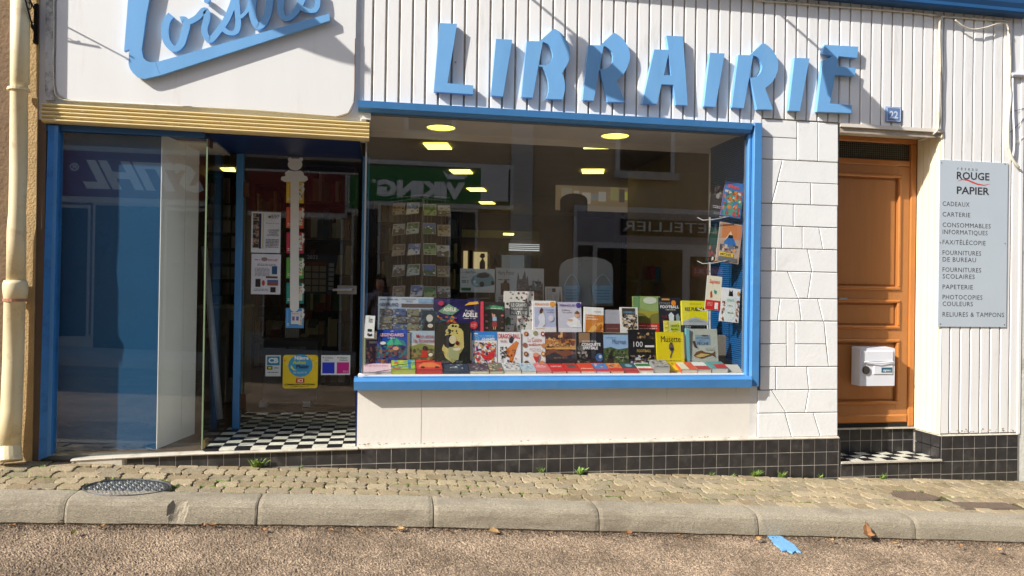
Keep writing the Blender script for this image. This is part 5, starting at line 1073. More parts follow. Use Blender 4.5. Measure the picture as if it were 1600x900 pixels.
place('grey green book "DICTIONNAIRE DE LA PÊCHE" with a painted carp', 1078, 514, 1123, 572, R1+.01, [('r', .22, .16, .75, .44, (136, 164, 182)), ('t', 'DICTIONNAIRE', .25, .22, .72, .28, (70, 90, 120)), ('t', 'DE LA', .38, .30, .58, .33, (70, 90, 120)), ('t', 'PÊCHE', .28, .35, .68, .43, (70, 90, 120)), ('p', [(.14, .72), (.25, .62), (.42, .58), (.55, .63), (.78, .66), (.9, .6), (.88, .7), (.92, .78), (.78, .71), (.6, .75), (.4, .8), (.22, .76)], (110, 76, 40)), ('p', [(.2, .73), (.4, .66), (.7, .69), (.5, .75), (.3, .77)], (196, 170, 110)), ('p', [(.12, .34), (.2, .32), (.24, .45), (.3, .52), (.18, .5)], (80, 56, 46)), ('e', .55, .18, .12, .015, (120, 70, 50)), ('p', [(.12, .92), (.3, .88), (.36, .9), (.2, .97)], (110, 96, 50)), ('L', .55, .5, .85, .58, 2, (170, 176, 160))], (182, 188, 176), .03, spine=(110, 176, 186))
place('turquoise spine edge leaning beside the carp book', 1073.5, 513, 1078.5, 573, R1, [], (110, 180, 190), .03, .1)
# second row on the step
cal = [('r', 0, 0, 1, .2, (176, 186, 200)), ('r', .42, .19, 1, .30, (84, 74, 74)), ('t', 'CALENDRIER', .42, .045, .68, .08, (90, 100, 120)), ('t', '2022', .5, .10, .62, .15, (90, 100, 120)), ('t', 'NEVERLAND', .03, .17, .36, .27, (60, 76, 100), .01), ('L', .03, .05, .35, .11, 1, (90, 120, 160)), ('r', .72, .04, .98, .16, (130, 164, 196))]
for i in range(4):
    for j in range(3):
        u0, v0 = .03+.245*i, .34+.22*j; cc = [(96, 90, 84), (70, 90, 130), (120, 120, 96), (84, 84, 80)][(i+j*2) % 4]
        cal += [('r', u0, v0, u0+.22, v0+.19, cc), ('n', u0, v0, u0+.22, v0+.19, [(150, 150, 146), (60, 60, 60), (110, 120, 150), (140, 130, 90)], 14, .03, i*4+j)]
place('wide pale blue calendar "NEVERLAND 2022" with a grid of small pictures', 590, 464, 677, 519, R2+.06, cal, (160, 172, 190), .012, .1)
place('dark teal card with a pale portrait in front of the wide calendar', 659, 485, 683, 517, R2-.03, [('n', 0, 0, 1, 1, [(30, 60, 76), (50, 90, 100), (24, 40, 50)], 30, .15, 3), ('e', .5, .38, .22, .18, (196, 190, 180)), ('p', [(.2, .6), (.8, .6), (.95, 1), (.1, 1)], (30, 24, 24)), ('e', .55, .75, .18, .1, (200, 190, 180))], (30, 50, 62), .006)
place('two-page purple poster book "ADÈLE" with a rocket and a comet', 677.5, 467, 750, 518, R2+.05, [('n', 0, 0, 1, 1, [(30, 26, 76), (44, 36, 100), (26, 22, 60)], 40, .12, 4), ('p', [(.1, .38), (.32, .16), (.55, .34), (.4, .5), (.2, .46)], (120, 160, 130)), ('t', 'ADÈLE', .2, .27, .48, .38, (240, 240, 220), .03), ('p', [(.1, .95), (.3, .66), (.42, .62), (.54, .8), (.5, .98)], (196, 60, 40)), ('n', .05, .45, .55, .85, [(220, 140, 50), (110, 60, 130), (200, 90, 60), (60, 120, 110)], 24, .05, 6), ('p', [(.66, .2), (.76, .1), (.95, .07), (.97, .15), (.8, .18)], (236, 180, 60)), ('t', 'Mortelle', .68, .33, .86, .40, (240, 240, 240)), ('t', 'ADÈLE', .62, .42, .94, .55, (245, 245, 245), .03), ('L', .64, .58, .9, .62, 1, (200, 200, 220)), ('e', .86, .8, .09, .12, (190, 40, 50)), ('L', .8, .76, .92, .86, 3, (230, 150, 150)), ('e', .15, .14, .06, .07, (190, 50, 90))], (34, 28, 84), .03, .1)
place('thin bright red book spine left of the black cover', 751.5, 471, 755.5, 518, R2-.02, [], (220, 60, 84), .03, .08)
place('black book with a green title ribbon and a small dancing woman', 755.5, 472, 789, 518, R2, [('p', [(.05, .16), (.5, .1), (.95, .16), (.95, .28), (.5, .24), (.05, .28)], (40, 140, 90)), ('t', 'DE LA', .42, .14, .58, .16, (235, 240, 235)), ('L', .15, .19, .86, .24, 1, (230, 240, 230)), ('e', .5, .46, .05, .05, (214, 160, 130)), ('p', [(.42, .5), (.6, .5), (.62, .64), (.42, .64)], (150, 190, 220)), ('p', [(.38, .4), (.43, .38), (.46, .52), (.42, .54)], (214, 160, 130)), ('p', [(.42, .64), (.6, .64), (.64, .84), (.38, .84)], (150, 50, 50)), ('r', .45, .84, .49, .94, (220, 150, 90)), ('r', .53, .84, .57, .94, (220, 150, 90))]+[('e', u, v, .07, .035, c) for u, v, c in ((.12, .45, (190, 60, 70)), (.14, .66, (200, 150, 150)), (.14, .88, (180, 90, 100)), (.88, .46, (200, 100, 100)), (.88, .68, (160, 60, 60)), (.86, .88, (190, 150, 120)))], (26, 24, 26), .026)
place('tall "LE GRAND LIVRE DE LA NATURE", cream cover of animals and plants', 788, 455, 835, 519, R2+.06, [('n', .03, .02, .97, .98, [(50, 46, 44), (96, 70, 50), (60, 90, 50), (130, 60, 40), (110, 104, 96), (40, 60, 50)], 70, .045, 21), ('r', .18, .27, .82, .59, (90, 88, 86)), ('r', .2, .285, .8, .575, (104, 102, 100)), ('t', 'LE GRAND', .24, .30, .76, .38, (230, 228, 222), .01), ('t', 'LIVRE DE LA', .24, .41, .76, .46, (230, 228, 222), .01), ('t', 'NATURE', .24, .49, .76, .57, (240, 238, 232), .03), ('p', [(.0, .7), (.12, .62), (.22, .68), (.2, .8), (.05, .85)], (50, 90, 44)), ('p', [(.3, .98), (.36, .76), (.42, .98)], (110, 84, 50))], (214, 210, 204), .03)
place('"PERNOUD" guide with a pregnant woman on lilac and an orange dot', 832.5, 470, 869, 519, R2-.02, [('r', 0, 0, 1, .2, (240, 238, 238)), ('r', .08, .2, 1, 1, (184, 190, 220)), ('t', 'PERNOUD', .1, .08, .72, .15, (220, 130, 60), .02), ('e', .86, .11, .12, .09, (230, 160, 60)), ('p', [(.24, .55), (.32, .4), (.46, .38), (.52, .52), (.54, .75), (.4, .84), (.2, .84), (.3, .68)], (226, 226, 234)), ('e', .38, .32, .09, .07, (224, 180, 160)), ('p', [(.3, .3), (.38, .22), (.46, .28), (.4, .4), (.3, .42)], (80, 46, 36)), ('t', "J'attends", .55, .26, .9, .31, (90, 80, 110)), ('t', 'un enfant', .6, .33, .92, .38, (90, 80, 110)), ('e', .78, .56, .12, .1, (214, 212, 226)), ('r', .08, .84, 1, 1, (232, 226, 226)), ('L', .14, .87, .5, .95, 2, (210, 170, 120))], (240, 238, 240), .03)
place('"PERNOUD" guide with a crawling baby and a purple dot', 873, 472, 909, 519, R2-.02, [('r', 0, 0, 1, .2, (196, 190, 214)), ('r', .0, .2, 1, 1, (206, 204, 218)), ('t', 'PERNOUD', .06, .08, .74, .15, (70, 56, 120), .02), ('e', .88, .11, .12, .09, (80, 60, 140)), ('t', "J'élève", .14, .24, .5, .30, (80, 74, 100)), ('t', 'mon enfant', .18, .32, .6, .37, (80, 74, 100)), ('p', [(.34, .72), (.45, .55), (.7, .5), (.92, .62), (1, .84), (.5, .84)], (240, 240, 240)), ('e', .8, .42, .12, .1, (230, 180, 150)), ('p', [(.68, .37), (.8, .28), (.92, .36), (.88, .4), (.74, .4)], (120, 76, 50)), ('e', .5, .6, .12, .04, (226, 178, 150)), ('r', .0, .86, 1, 1, (226, 224, 232))], (200, 196, 214), .03)
place('tilted white and orange novel with a curved orange photograph', 912, 480, 942.5, 519.5, R2-.03, [('r', .08, .3, 1, 1, (214, 132, 50)), ('t', 'Pierre', .12, .34, .5, .40, (250, 240, 220), .02), ('t', 'Lemaitre', .12, .43, .72, .50, (250, 240, 220), .02), ('p', [(.2, 1), (.4, .76), (.7, .62), (1, .58), (1, .66), (.7, .74), (.55, 1)], (236, 180, 90)), ('n', .5, .65, 1, .98, [(196, 110, 40), (236, 180, 90), (150, 90, 40)], 14, .08, 2), ('L', .5, .14, .85, .2, 1, (180, 180, 180))], (240, 240, 238), .02, .14, .045)
place('plain grey and brown novel between the orange and the gilded ones', 943, 484, 969, 519, R2-.02, [('r', 0, .62, 1, 1, (106, 60, 56)), ('L', .45, .16, .85, .2, 1, (150, 150, 160)), ('L', .2, .8, .9, .9, 1, (150, 110, 110))], (172, 172, 182), .02)
place('"CORNEILLE" novel, white cover with gilded armour', 970, 480, 997.5, 520, R2-.03, [('n', .1, .3, .95, 1, [(176, 140, 90), (60, 50, 44), (110, 84, 56), (210, 190, 150), (30, 26, 26)], 70, .09, 4), ('r', .1, .04, .85, .3, (70, 60, 50)), ('t', 'CORNEILLE', .14, .16, .84, .24, (120, 170, 210), .02), ('t', 'Suréna', .34, .28, .66, .34, (240, 240, 240), .02), ('L', .3, .38, .8, .43, 1, (240, 240, 240))], (232, 230, 228), .02)
place('tall green and yellow landscape book with a red band', 990, 463, 1033, 518, R2+.05, [('p', [(.02, 0), (1, 0), (1, .5), (.3, .35)], (150, 176, 110)), ('r', 0, .42, 1, .78, (168, 160, 60)), ('p', [(0, .45), (.4, .5), (.55, .62), (.7, .5), (1, .46), (1, .78), (0, .78)], (128, 124, 56)), ('p', [(.0, .0), (.25, 0), (.2, .4), (0, .45)], (110, 150, 100)), ('e', .62, .12, .25, .1, (206, 216, 200)), ('r', 0, .76, 1, 1, (206, 50, 36)), ('t', 'LA TERRE', .5, .82, .85, .87, (240, 225, 220), .02), ('L', .2, .82, .46, .86, 1, (240, 225, 220)), ('L', .2, .9, .85, .94, 1, (240, 225, 220))], (150, 160, 90), .02, .12)
place('dark "ÉTOILES DU FOOTBALL" book with players in white', 1031, 465, 1065, 519, R2+.03, [('r', .14, .03, .5, .08, (210, 150, 70)), ('e', .68, .16, .11, .08, (230, 140, 40)), ('t', 'ÉTOILES', .02, .14, .52, .20, (150, 150, 156), .01), ('t', 'FOOTBALL', .06, .23, .92, .31, (240, 240, 244), .03), ('L', .3, .34, .75, .38, 1, (220, 220, 220)), ('p', [(.42, .5), (.55, .42), (.68, .52), (.64, .74), (.46, .72)], (214, 222, 232)), ('p', [(.75, .52), (.86, .46), (.94, .56), (.9, .74), (.78, .72)], (150, 170, 180)), ('n', .1, .5, .4, .78, [(110, 30, 40), (40, 36, 50), (70, 50, 60)], 20, .06, 3)], (32, 36, 50), .024)
place('small yellow and white booklet below the dark football cover', 1038, 501, 1064, 520, R2-.05, [('r', 0, 0, .28, 1, (226, 214, 60)), ('p', [(.35, .4), (.9, .2), (.95, .8), (.5, .95)], (190, 200, 50)), ('t', 'Nature', .4, .3, .9, .5, (60, 76, 30)), ('t', 'facile', .4, .62, .8, .78, (60, 76, 30)), ('n', .03, .1, .25, .95, [(250, 240, 120), (200, 180, 40)], 6, .1, 3)], (214, 218, 150), .012)
place('black book peeping out under the yellow one', 1067, 500, 1105, 520, R2+.02, [('L', .1, .35, .95, .7, 3, (190, 190, 196))], (40, 38, 42), .02)
place('bright yellow "RES PUBLICA" book with a grey stone pediment', 1066.5, 470, 1106, 508, R2-.06, [('t', 'RES PUBLICA', .12, .27, .9, .42, (50, 48, 20), .03), ('L', .3, .12, .75, .15, 1, (120, 116, 30)), ('p', [(0, .85), (.5, .66), (1, .84), (1, 1), (0, 1)], (180, 186, 190)), ('p', [(.1, .88), (.5, .73), (.9, .88)], (158, 164, 168))], (232, 222, 30), .03, .12)
# behind: puzzle boxes and leaflet
place('light blue puzzle box with a vintage car, "HARRY POTTER" lettering', 719.5, 420, 773, 456.5, R3+.1, [('p', [(.3, .5), (.36, .34), (.5, .18), (.72, .12), (.86, .2), (.97, .4), (.98, .62), (.9, .72), (.6, .78), (.45, .8), (.33, .7)], (120, 158, 172)), ('p', [(.44, .34), (.54, .2), (.72, .16), (.84, .24), (.82, .36), (.6, .4)], (54, 60, 62)), ('e', .62, .66, .07, .12, (46, 46, 48)), ('e', .94, .6, .05, .1, (46, 46, 48)), ('e', .40, .56, .04, .07, (210, 220, 220)), ('r', .34, .64, .52, .72, (170, 190, 196)), ('t', 'Harry Potter', .14, .09, .46, .2, (80, 84, 88)), ('L', .03, .36, .2, .4, 1, (120, 120, 120)), ('L', .03, .5, .24, .62, 2, (80, 80, 84)), ('r', .02, .82, .3, .94, (60, 110, 70)), ('L', .02, .14, .12, .2, 1, (150, 150, 150))], (206, 214, 216), .05, .08, name='puzzle_box', cat='puzzle box', group='puzzle boxes behind the books')
place('tall grey puzzle box with a brown spired castle, "HARRY POTTER" lettering', 774.5, 419, 850, 476, R3+.1, [('t', 'Harry Potter', .05, .07, .38, .19, (80, 84, 90)), ('p', [(.42, .95), (.43, .4), (.46, .1), (.49, .3), (.54, .3), (.57, .18), (.6, .05), (.63, .3), (.66, .18), (.68, .45), (.72, .6), (.78, .3), (.82, .6), (.88, .28), (.93, .6), (.97, .35), (.98, .98), (.5, .98)], (128, 104, 88)), ('n', .44, .35, .96, .95, [(96, 76, 62), (150, 124, 104), (80, 92, 100), (110, 90, 74)], 60, .05, 4), ('p', [(.74, .6), (.78, .3), (.82, .6)], (110, 130, 144)), ('p', [(.85, .6), (.88, .3), (.92, .6)], (110, 130, 144)), ('r', .10, .42, .28, .74, (104, 84, 66)), ('p', [(.15, .42), (.2, .3), (.24, .42)], (84, 66, 54)), ('L', .05, .3, .3, .36, 1, (110, 110, 112)), ('L', .05, .8, .3, .9, 2, (110, 110, 112)), ('t', '875', .05, .9, .15, .96, (60, 60, 64), .02)], (196, 198, 200), .05, .08, name='puzzle_box', cat='puzzle box', group='puzzle boxes behind the books')
place('small white leaflet propped behind the books right of the castle box', 852, 448, 878.5, 474, R3, [('L', .1, .1, .45, .8, 6, (150, 140, 136)), ('r', .42, .1, .62, .32, (90, 70, 60)), ('p', [(.8, .9), (.88, .2), (.95, .9)], (150, 110, 90)), ('L', .5, .45, .75, .8, 4, (160, 156, 150))], (206, 204, 200), .004, .15, name='leaflet', cat='leaflet', group='')
for i, (x0, x1, c, lab) in enumerate([(777, 818, (70, 46, 36), 'empty brown plate stand under the car puzzle box')]):
    b = B(); b.tube([P(730, 459, R3+.05), P(730, 466, R3), P(765, 466, R3), P(765, 459, R3+.05)], .004, WIRE, 6); tag(obj('wire_stand', b), 'thin wire stand holding up the car puzzle box', 'stand')
# wire book stand at the right
t = thing('wire_book_stand', 'white wire stand with three curved tiers in the right corner of the window', 'book stand', (P(1110, 520, .27).x, .27, .86)); Y = .27
b = B(); b.tube([P(1109.5, 300, Y), P(1109.5, 560, Y)], .006, cm((200, 204, 206)), 8); b.disc((P(1109.5, 560, Y).x, Y), .1, .1, 0.862, 0.870, cm((200, 204, 206))); obj('rod', b, t)
for y in (342, 410, 484):
    b = B(); b.tube([P(1090, y-2, Y+.02), P(1098, y+2, Y-.06), P(1115, y+1, Y-.12), P(1135, y-3, Y-.14), P(1152, y-5, Y-.08), P(1160, y-2, Y)], .004, cm((180, 184, 186)), 6); b.tube([P(1109.5, y-4, Y), P(1135, y-3, Y-.14)], .003, cm((180, 184, 186)), 6); obj('curved_tier', b, t)
Y = .14
place('colourful comic album with a magenta edge, top tier of the wire stand', 1126, 284, 1156, 339, Y, [('r', 0, .0, 1, .25, (60, 120, 190)), ('p', [(.1, .5), (.5, .25), (.9, .3), (1, .6), (.8, .95), (.1, .98)], (80, 150, 130)), ('n', .05, .25, .95, .98, [(230, 130, 40), (80, 150, 130), (220, 214, 190), (60, 130, 190), (190, 60, 50), (40, 110, 90)], 70, .09, 4), ('t', 'Silex', .15, .08, .75, .18, (240, 90, 60), .03)], (60, 120, 180), .014, .1, .17, -.12, spine=(170, 40, 110))
place('dark grey photographic book beside the colourful comic on the top tier', 1108, 290, 1130, 340, Y+.05, [('n', .2, .0, .95, .5, [(150, 146, 140), (90, 86, 82), (120, 116, 110)], 24, .12, 4), ('L', .2, .62, .85, .72, 2, (190, 190, 190)), ('L', .3, .82, .8, .9, 2, (150, 150, 150))], (46, 44, 44), .014, .1, .12, -.15)
place('orange comic with a blue racing car, middle tier of the wire stand', 1119, 348, 1153, 410, Y, [('r', .12, .03, .96, .4, (206, 130, 80)), ('p', [(.3, .42), (.5, .2), (.7, .42), (.64, .7), (.36, .7)], (226, 200, 170)), ('p', [(.25, .5), (.38, .38), (.66, .38), (.78, .52), (.7, .62), (.3, .62)], (40, 110, 180)), ('p', [(.4, .38), (.44, .3), (.6, .3), (.64, .38)], (30, 34, 40)), ('n', .1, .55, .92, .75, [(110, 110, 120), (200, 190, 180), (60, 60, 70), (220, 150, 90)], 24, .08, 3), ('r', .1, .76, .72, .86, (236, 200, 40)), ('t', 'MICHEL', .16, .78, .66, .84, (40, 40, 20), .02), ('r', .08, .88, .9, .97, (110, 114, 120))], (186, 160, 140), .016, .1, .14, -.12, spine=(180, 190, 200))
place('dark green comic behind the orange one on the middle tier', 1103, 354, 1123, 410, Y+.05, [('r', .1, .06, .9, .5, (40, 76, 64)), ('t', 'LES', .2, .12, .8, .2, (150, 110, 70)), ('n', .1, .5, .9, .98, [(190, 120, 70), (220, 210, 200), (40, 36, 40), (150, 60, 50)], 26, .1, 6)], (40, 62, 56), .014, .1, .17, -.15)
place('cream and red "Sapiens" album, lowest tier of the wire stand', 1102, 431, 1124, 484, Y, [('t', 'Sapiens', .16, .1, .86, .22, (210, 70, 50), .02), ('p', [(.25, .5), (.36, .44), (.44, .62), (.3, .66)], (180, 80, 50)), ('p', [(.5, .4), (.72, .44), (.66, .54), (.52, .5)], (60, 150, 130)), ('r', 0, .72, 1, 1, (200, 40, 40)), ('r', .62, .78, .85, .97, (240, 230, 225)), ('L', .12, .78, .5, .9, 3, (230, 170, 160))], (226, 220, 196), .018, .1, .10, -.12, spine=(200, 200, 204))
place('white album with a black cat emblem, lowest right on the wire stand', 1125, 450, 1153, 503, Y-.03, [('p', [(.42, .04), (.47, .1), (.53, .1), (.58, .04), (.62, .24), (.38, .24)], (30, 28, 30)), ('p', [(.25, .28), (.78, .28), (.8, .8), (.65, .95), (.35, .95), (.22, .8)], (214, 224, 220)), ('t', 'CHATS', .32, .33, .7, .4, (90, 150, 150), .02), ('L', .36, .5, .66, .56, 1, (120, 120, 120)), ('n', .06, .4, .22, .98, [(170, 120, 70), (130, 84, 50)], 12, .06, 3), ('n', .82, .3, .96, .98, [(170, 120, 70), (130, 84, 50)], 12, .06, 5), ('e', .88, .14, .06, .06, (200, 150, 80)), ('L', .36, .7, .66, .76, 1, (150, 150, 150))], (226, 228, 230), .022, .1, .09, -.12, spine=(200, 200, 204))
# flat books on the front ledge
def flat(label, x0, x1, yb, th, top, items=None, dep=.17, rz=0, edge=(206, 200, 186), z0=.861, name='book', Y0=.045, taper=0, cat='book'):
    a, c = P(x0, yb, Y0), P(x1, yb, Y0); w = (c.x-a.x)/2; xm = (a.x+c.x)/2
    root = thing(name, label, cat, (xm, Y0, z0), 'books lying flat along the front of the window'); root.rotation_euler = (.27 if z0 == .861 else 0, 0, rz)
    b = B(); b.box((-w, 0, th-.002), (w, dep, th), cm(top)); b.box((-w, 0, 0), (w, dep, .002), cm(top)); b.box((-w, .001, .0021), (-w+.002, dep, th-.0021), cm(top)); obj('cover', b, root, local=True)
    b = B(); b.box((-w+.0022, .002, .0022), (w-.001, dep-.002, th-.0022), cm(edge, .8)); obj('pages', b, root, local=True)
    if items: b = B(); draw(b, items, lambda u, v, d: Vector((-w+2*w*u, dep*(1-v), th+d))); obj('cover_print', b, root, local=True, fix=False)
    return root
flat('pale pink book lying at the left end of the front ledge', 565, 611, 586, .022, (226, 196, 206), [('L', .1, .2, .9, .4, 2, (190, 90, 120))], edge=(200, 200, 206), rz=.02)
flat('green and yellow boxed book with a blue strap lying flat', 611.5, 649, 585, .045, (160, 190, 60), [('n', 0, 0, 1, 1, [(110, 160, 60), (230, 200, 60), (80, 150, 190), (210, 60, 50)], 24, .12, 5), ('r', .7, 0, .8, 1, (40, 130, 180))], edge=(190, 196, 90), dep=.19)
flat('red boxed book with an orange toy car lying flat', 650.5, 691, 585, .040, (206, 54, 40), [('p', [(.1, .6), (.3, .3), (.7, .3), (.95, .6), (.9, .8), (.1, .8)], (226, 120, 60)), ('e', .25, .8, .08, .1, (40, 40, 40)), ('e', .8, .8, .08, .1, (40, 40, 40))], edge=(206, 60, 46), dep=.2)
flat('dark slate blue book lying flat below the black picture book', 692, 733, 585, .024, (44, 54, 76), [('n', .3, .1, .8, .7, [(110, 120, 130), (190, 190, 190), (60, 70, 90)], 20, .08, 3)], edge=(60, 66, 86))
flat('open comic with dark panels lying left of the pale comic', 734, 764, 585, .026, (70, 60, 70), [('n', 0, 0, 1, 1, [(40, 36, 44), (150, 140, 140), (90, 60, 70)], 40, .1, 5)], edge=(222, 220, 190))
flat('flat comic with red and green panels', 765, 787, 585, .026, (96, 110, 90), [('n', 0, 0, 1, 1, [(60, 80, 60), (190, 60, 50), (200, 190, 150)], 40, .1, 8)], edge=(206, 204, 180))
flat('flat white comic with grey drawings', 788, 814, 585, .030, (196, 196, 198), [('n', 0, 0, 1, 1, [(110, 110, 112), (60, 60, 64), (226, 226, 228)], 40, .09, 9)], edge=(226, 222, 200))
flat('pale blue grey paperback lying flat', 815, 838, 585, .024, (170, 190, 200), [('n', .1, .1, .9, .8, [(120, 150, 170), (206, 214, 220)], 20, .12, 9)], edge=(224, 220, 206))
flat('pink paperback lying flat, first of the red run', 839, 862, 585, .022, (214, 110, 110), [('L', .1, .4, .8, .6, 1, (240, 200, 200)), ('n', .2, .1, .8, .4, [(240, 190, 190), (190, 70, 80)], 10, .1, 2)], edge=(230, 190, 180), rz=.06)
flat('red paperback lying flat with a white stripe', 863, 885, 585, .020, (206, 40, 40), [('L', .1, .3, .9, .5, 2, (244, 220, 216))], edge=(232, 190, 176), rz=.05)
flat('red paperback lying flat with a photograph', 886, 907, 585, .022, (200, 44, 40), [('p', [(.2, .2), (.8, .2), (.9, .6), (.3, .6)], (90, 86, 84))], edge=(232, 200, 186), rz=.03)
flat('orange red paperback lying flat', 908, 931, 585, .022, (216, 70, 44), [('L', .1, .6, .9, .8, 1, (244, 200, 180))], edge=(236, 220, 206))
flat('blue and red paperback lying flat', 932, 953, 585, .020, (70, 130, 190), [('r', 0, .7, 1, 1, (206, 50, 60)), ('n', .1, .1, .9, .6, [(200, 60, 50), (220, 220, 226)], 12, .12, 4)], edge=(224, 206, 206), rz=-.04)
flat('orange paperback with a red foot lying flat', 954, 975, 585, .022, (224, 120, 60), [('r', 0, .65, 1, 1, (210, 50, 44)), ('n', .1, .1, .9, .6, [(100, 100, 120), (230, 170, 90)], 12, .12, 5)], edge=(232, 190, 170), rz=-.03)
flat('dark teal paperback lying flat', 976, 998, 585, .022, (40, 84, 100), [('r', 0, .7, 1, 1, (200, 50, 50)), ('e', .5, .35, .25, .2, (120, 160, 170))], edge=(214, 90, 80), rz=-.05)
flat('green and white paperback with a red foot lying flat', 999, 1021, 585, .024, (226, 228, 220), [('r', 0, .1, 1, .45, (50, 120, 70)), ('r', 0, .72, 1, 1, (206, 50, 50))], edge=(230, 226, 208), rz=-.05)
flat('thick grey paperback with a curled cover', 1022, 1046, 585, .058, (150, 150, 150), [('n', 0, 0, 1, 1, [(60, 60, 60), (190, 190, 190), (110, 110, 112)], 30, .12, 6)], edge=(196, 192, 184), dep=.15, rz=-.06)
flat('small yellow booklet lying behind the thick grey paperback', 1047, 1064, 583, .018, (226, 200, 40), None, edge=(226, 210, 120), Y0=.1)
flat('cream paperback with an orange red cover edge lying flat', 1065, 1089, 585, .032, (214, 90, 50), [('r', 0, 0, .5, 1, (220, 214, 190))], edge=(222, 218, 204), rz=-.03)
flat('white paperback lying flat left of the thick red edged one', 1090, 1111, 585, .030, (222, 222, 220), [('r', 0, .5, 1, 1, (180, 60, 60))], edge=(222, 216, 200))
flat('thick paperback with teal and red cover at the right of the front ledge', 1112, 1137, 585, .042, (90, 150, 150), [('r', .3, .4, 1, 1, (190, 50, 50))], edge=(216, 212, 204), dep=.15, rz=-.04)
flat('crumpled pale leaflet at the right end of the front ledge', 1139, 1160, 585, .008, (206, 202, 190), None, edge=(200, 196, 184), rz=-.2, name='leaflet', cat='leaflet')
flat('yellow magazine sticking out behind the red paperbacks', 866, 900, 578, .030, (232, 200, 40), None, Y0=.16, dep=.1, rz=.03)
# ------------------------------------------------------------------ things on the glass door
YD2 = .752
def sheet(name, lab, cat, x0, y0, x1, y1, base, items, Y=YD2, group=None, th=.0015, rnd_=0):
    a, c = P(x0, y1, Y), P(x1, y0, Y)
    t = thing(name, lab, cat, ((a.x+c.x)/2, Y, a.z), group)
    b = B()
    if rnd_:
        r = rnd_; q = []
        for cx, cz, s in ((c.x-r, c.z-r, 0), (a.x+r, c.z-r, 1), (a.x+r, a.z+r, 2), (c.x-r, a.z+r, 3)): q += [(cx+r*math.cos(s*math.pi/2+k*math.pi/8), cz+r*math.sin(s*math.pi/2+k*math.pi/8)) for k in range(5)]
        b.xz(q, Y, Y+th, cm(base))
    else: b.box((a.x, Y, a.z), (c.x, Y+th, c.z), cm(base))
    obj('sheet', b, t)
    if items: b = B(); draw(b, items, lambda u, v, d: Vector((a.x+(c.x-a.x)*u, Y-d, c.z+(a.z-c.z)*v)), .0004); obj('print', b, t, fix=False)
    return t
ph = [('r', .26, .04, .34, .9, (36, 50, 90)), ('r', .38, .04, .42, .9, (210, 200, 150))]
for k in range(5): ph += [('r', .06, .04+k*.17, .26, .2+k*.17, (70, 60, 54)), ('n', .06, .04+k*.17, .26, .2+k*.17, [(150, 140, 130), (190, 140, 100), (60, 60, 70)], 10, .05, k)]
sheet('poster', 'upper white poster "JOURNÉE PORTES OUVERTES" on the glass door', 'poster', 392, 332, 439, 394.5, (226, 230, 238), ph+[('t', 'Samedi 5 mars', .5, .26, .95, .29, (60, 60, 70)), ('t', 'JOURNÉE', .58, .42, .95, .47, (70, 70, 80)), ('t', 'PORTES', .62, .48, .9, .53, (70, 70, 80)), ('t', 'OUVERTES', .54, .54, .95, .59, (70, 70, 80)), ('e', .62, .12, .05, .03, (120, 120, 40)), ('L', .68, .06, .95, .16, 3, (90, 90, 100)), ('L', .5, .66, .95, .88, 6, (120, 120, 130))])
sheet('poster', 'lower white poster with four small pictures on the glass door', 'poster', 392, 397.5, 439, 459.5, (226, 228, 238), [('L', .1, .13, .3, .17, 1, (190, 60, 60)), ('L', .56, .12, .9, .18, 2, (190, 60, 60)), ('e', .44, .13, .11, .05, (150, 130, 130)), ('L', .2, .24, .85, .3, 2, (130, 130, 140)), ('L', .12, .34, .62, .56, 7, (150, 150, 160)), ('r', .7, .3, .88, .5, (40, 90, 130)), ('r', .5, .55, .9, .6, (110, 84, 60)), ('r', .55, .64, .92, .78, (150, 90, 70)), ('r', .55, .64, .92, .7, (70, 110, 170)), ('r', .15, .62, .32, .82, (50, 46, 46)), ('e', .42, .72, .05, .07, (200, 70, 50)), ('r', .66, .82, .84, .95, (44, 40, 44)), ('L', .1, .86, .6, .93, 2, (150, 150, 160))])
# height chart of a bear
t = thing('height_chart', 'white bear shaped height chart hanging on the glass door', 'height chart', (P(459, 487, YD2).x, YD2, P(459, 487, YD2).z)); Y = YD2-.006
WC = cm((232, 232, 228)); b = B()
def W2(l): return [(P(x, y, Y).x, P(x, y, Y).z) for x, y in l]
hd = [(461+11.5*math.cos(a), 257+9.5*math.sin(a)) for a in [k*math.pi/8 for k in range(16)]]
strip = [(454, 284), (467, 284), (467, 482), (464, 486), (460, 487.5), (456, 486), (453, 482)]
cloud = [(467, 284), (454, 284), (444, 284), (439, 281), (440, 276), (446, 275), (445, 270), (451, 266), (459, 267.5), (470, 266.5), (474, 270), (475, 274), (480, 276), (481, 281), (476, 284)]
b.xz(W2(hd), Y, Y+.003, WC)
for ex in (453, 470): b.xz(W2([(ex+3.5*math.cos(a), 249+3.2*math.sin(a)) for a in [k*math.pi/5 for k in range(10)]]), Y-.0005, Y+.0027, WC)
b.xz(W2(cloud), Y+.0004, Y+.0034, WC); b.xz(W2(strip), Y-.0004, Y+.003, WC); obj('chart', b, t)
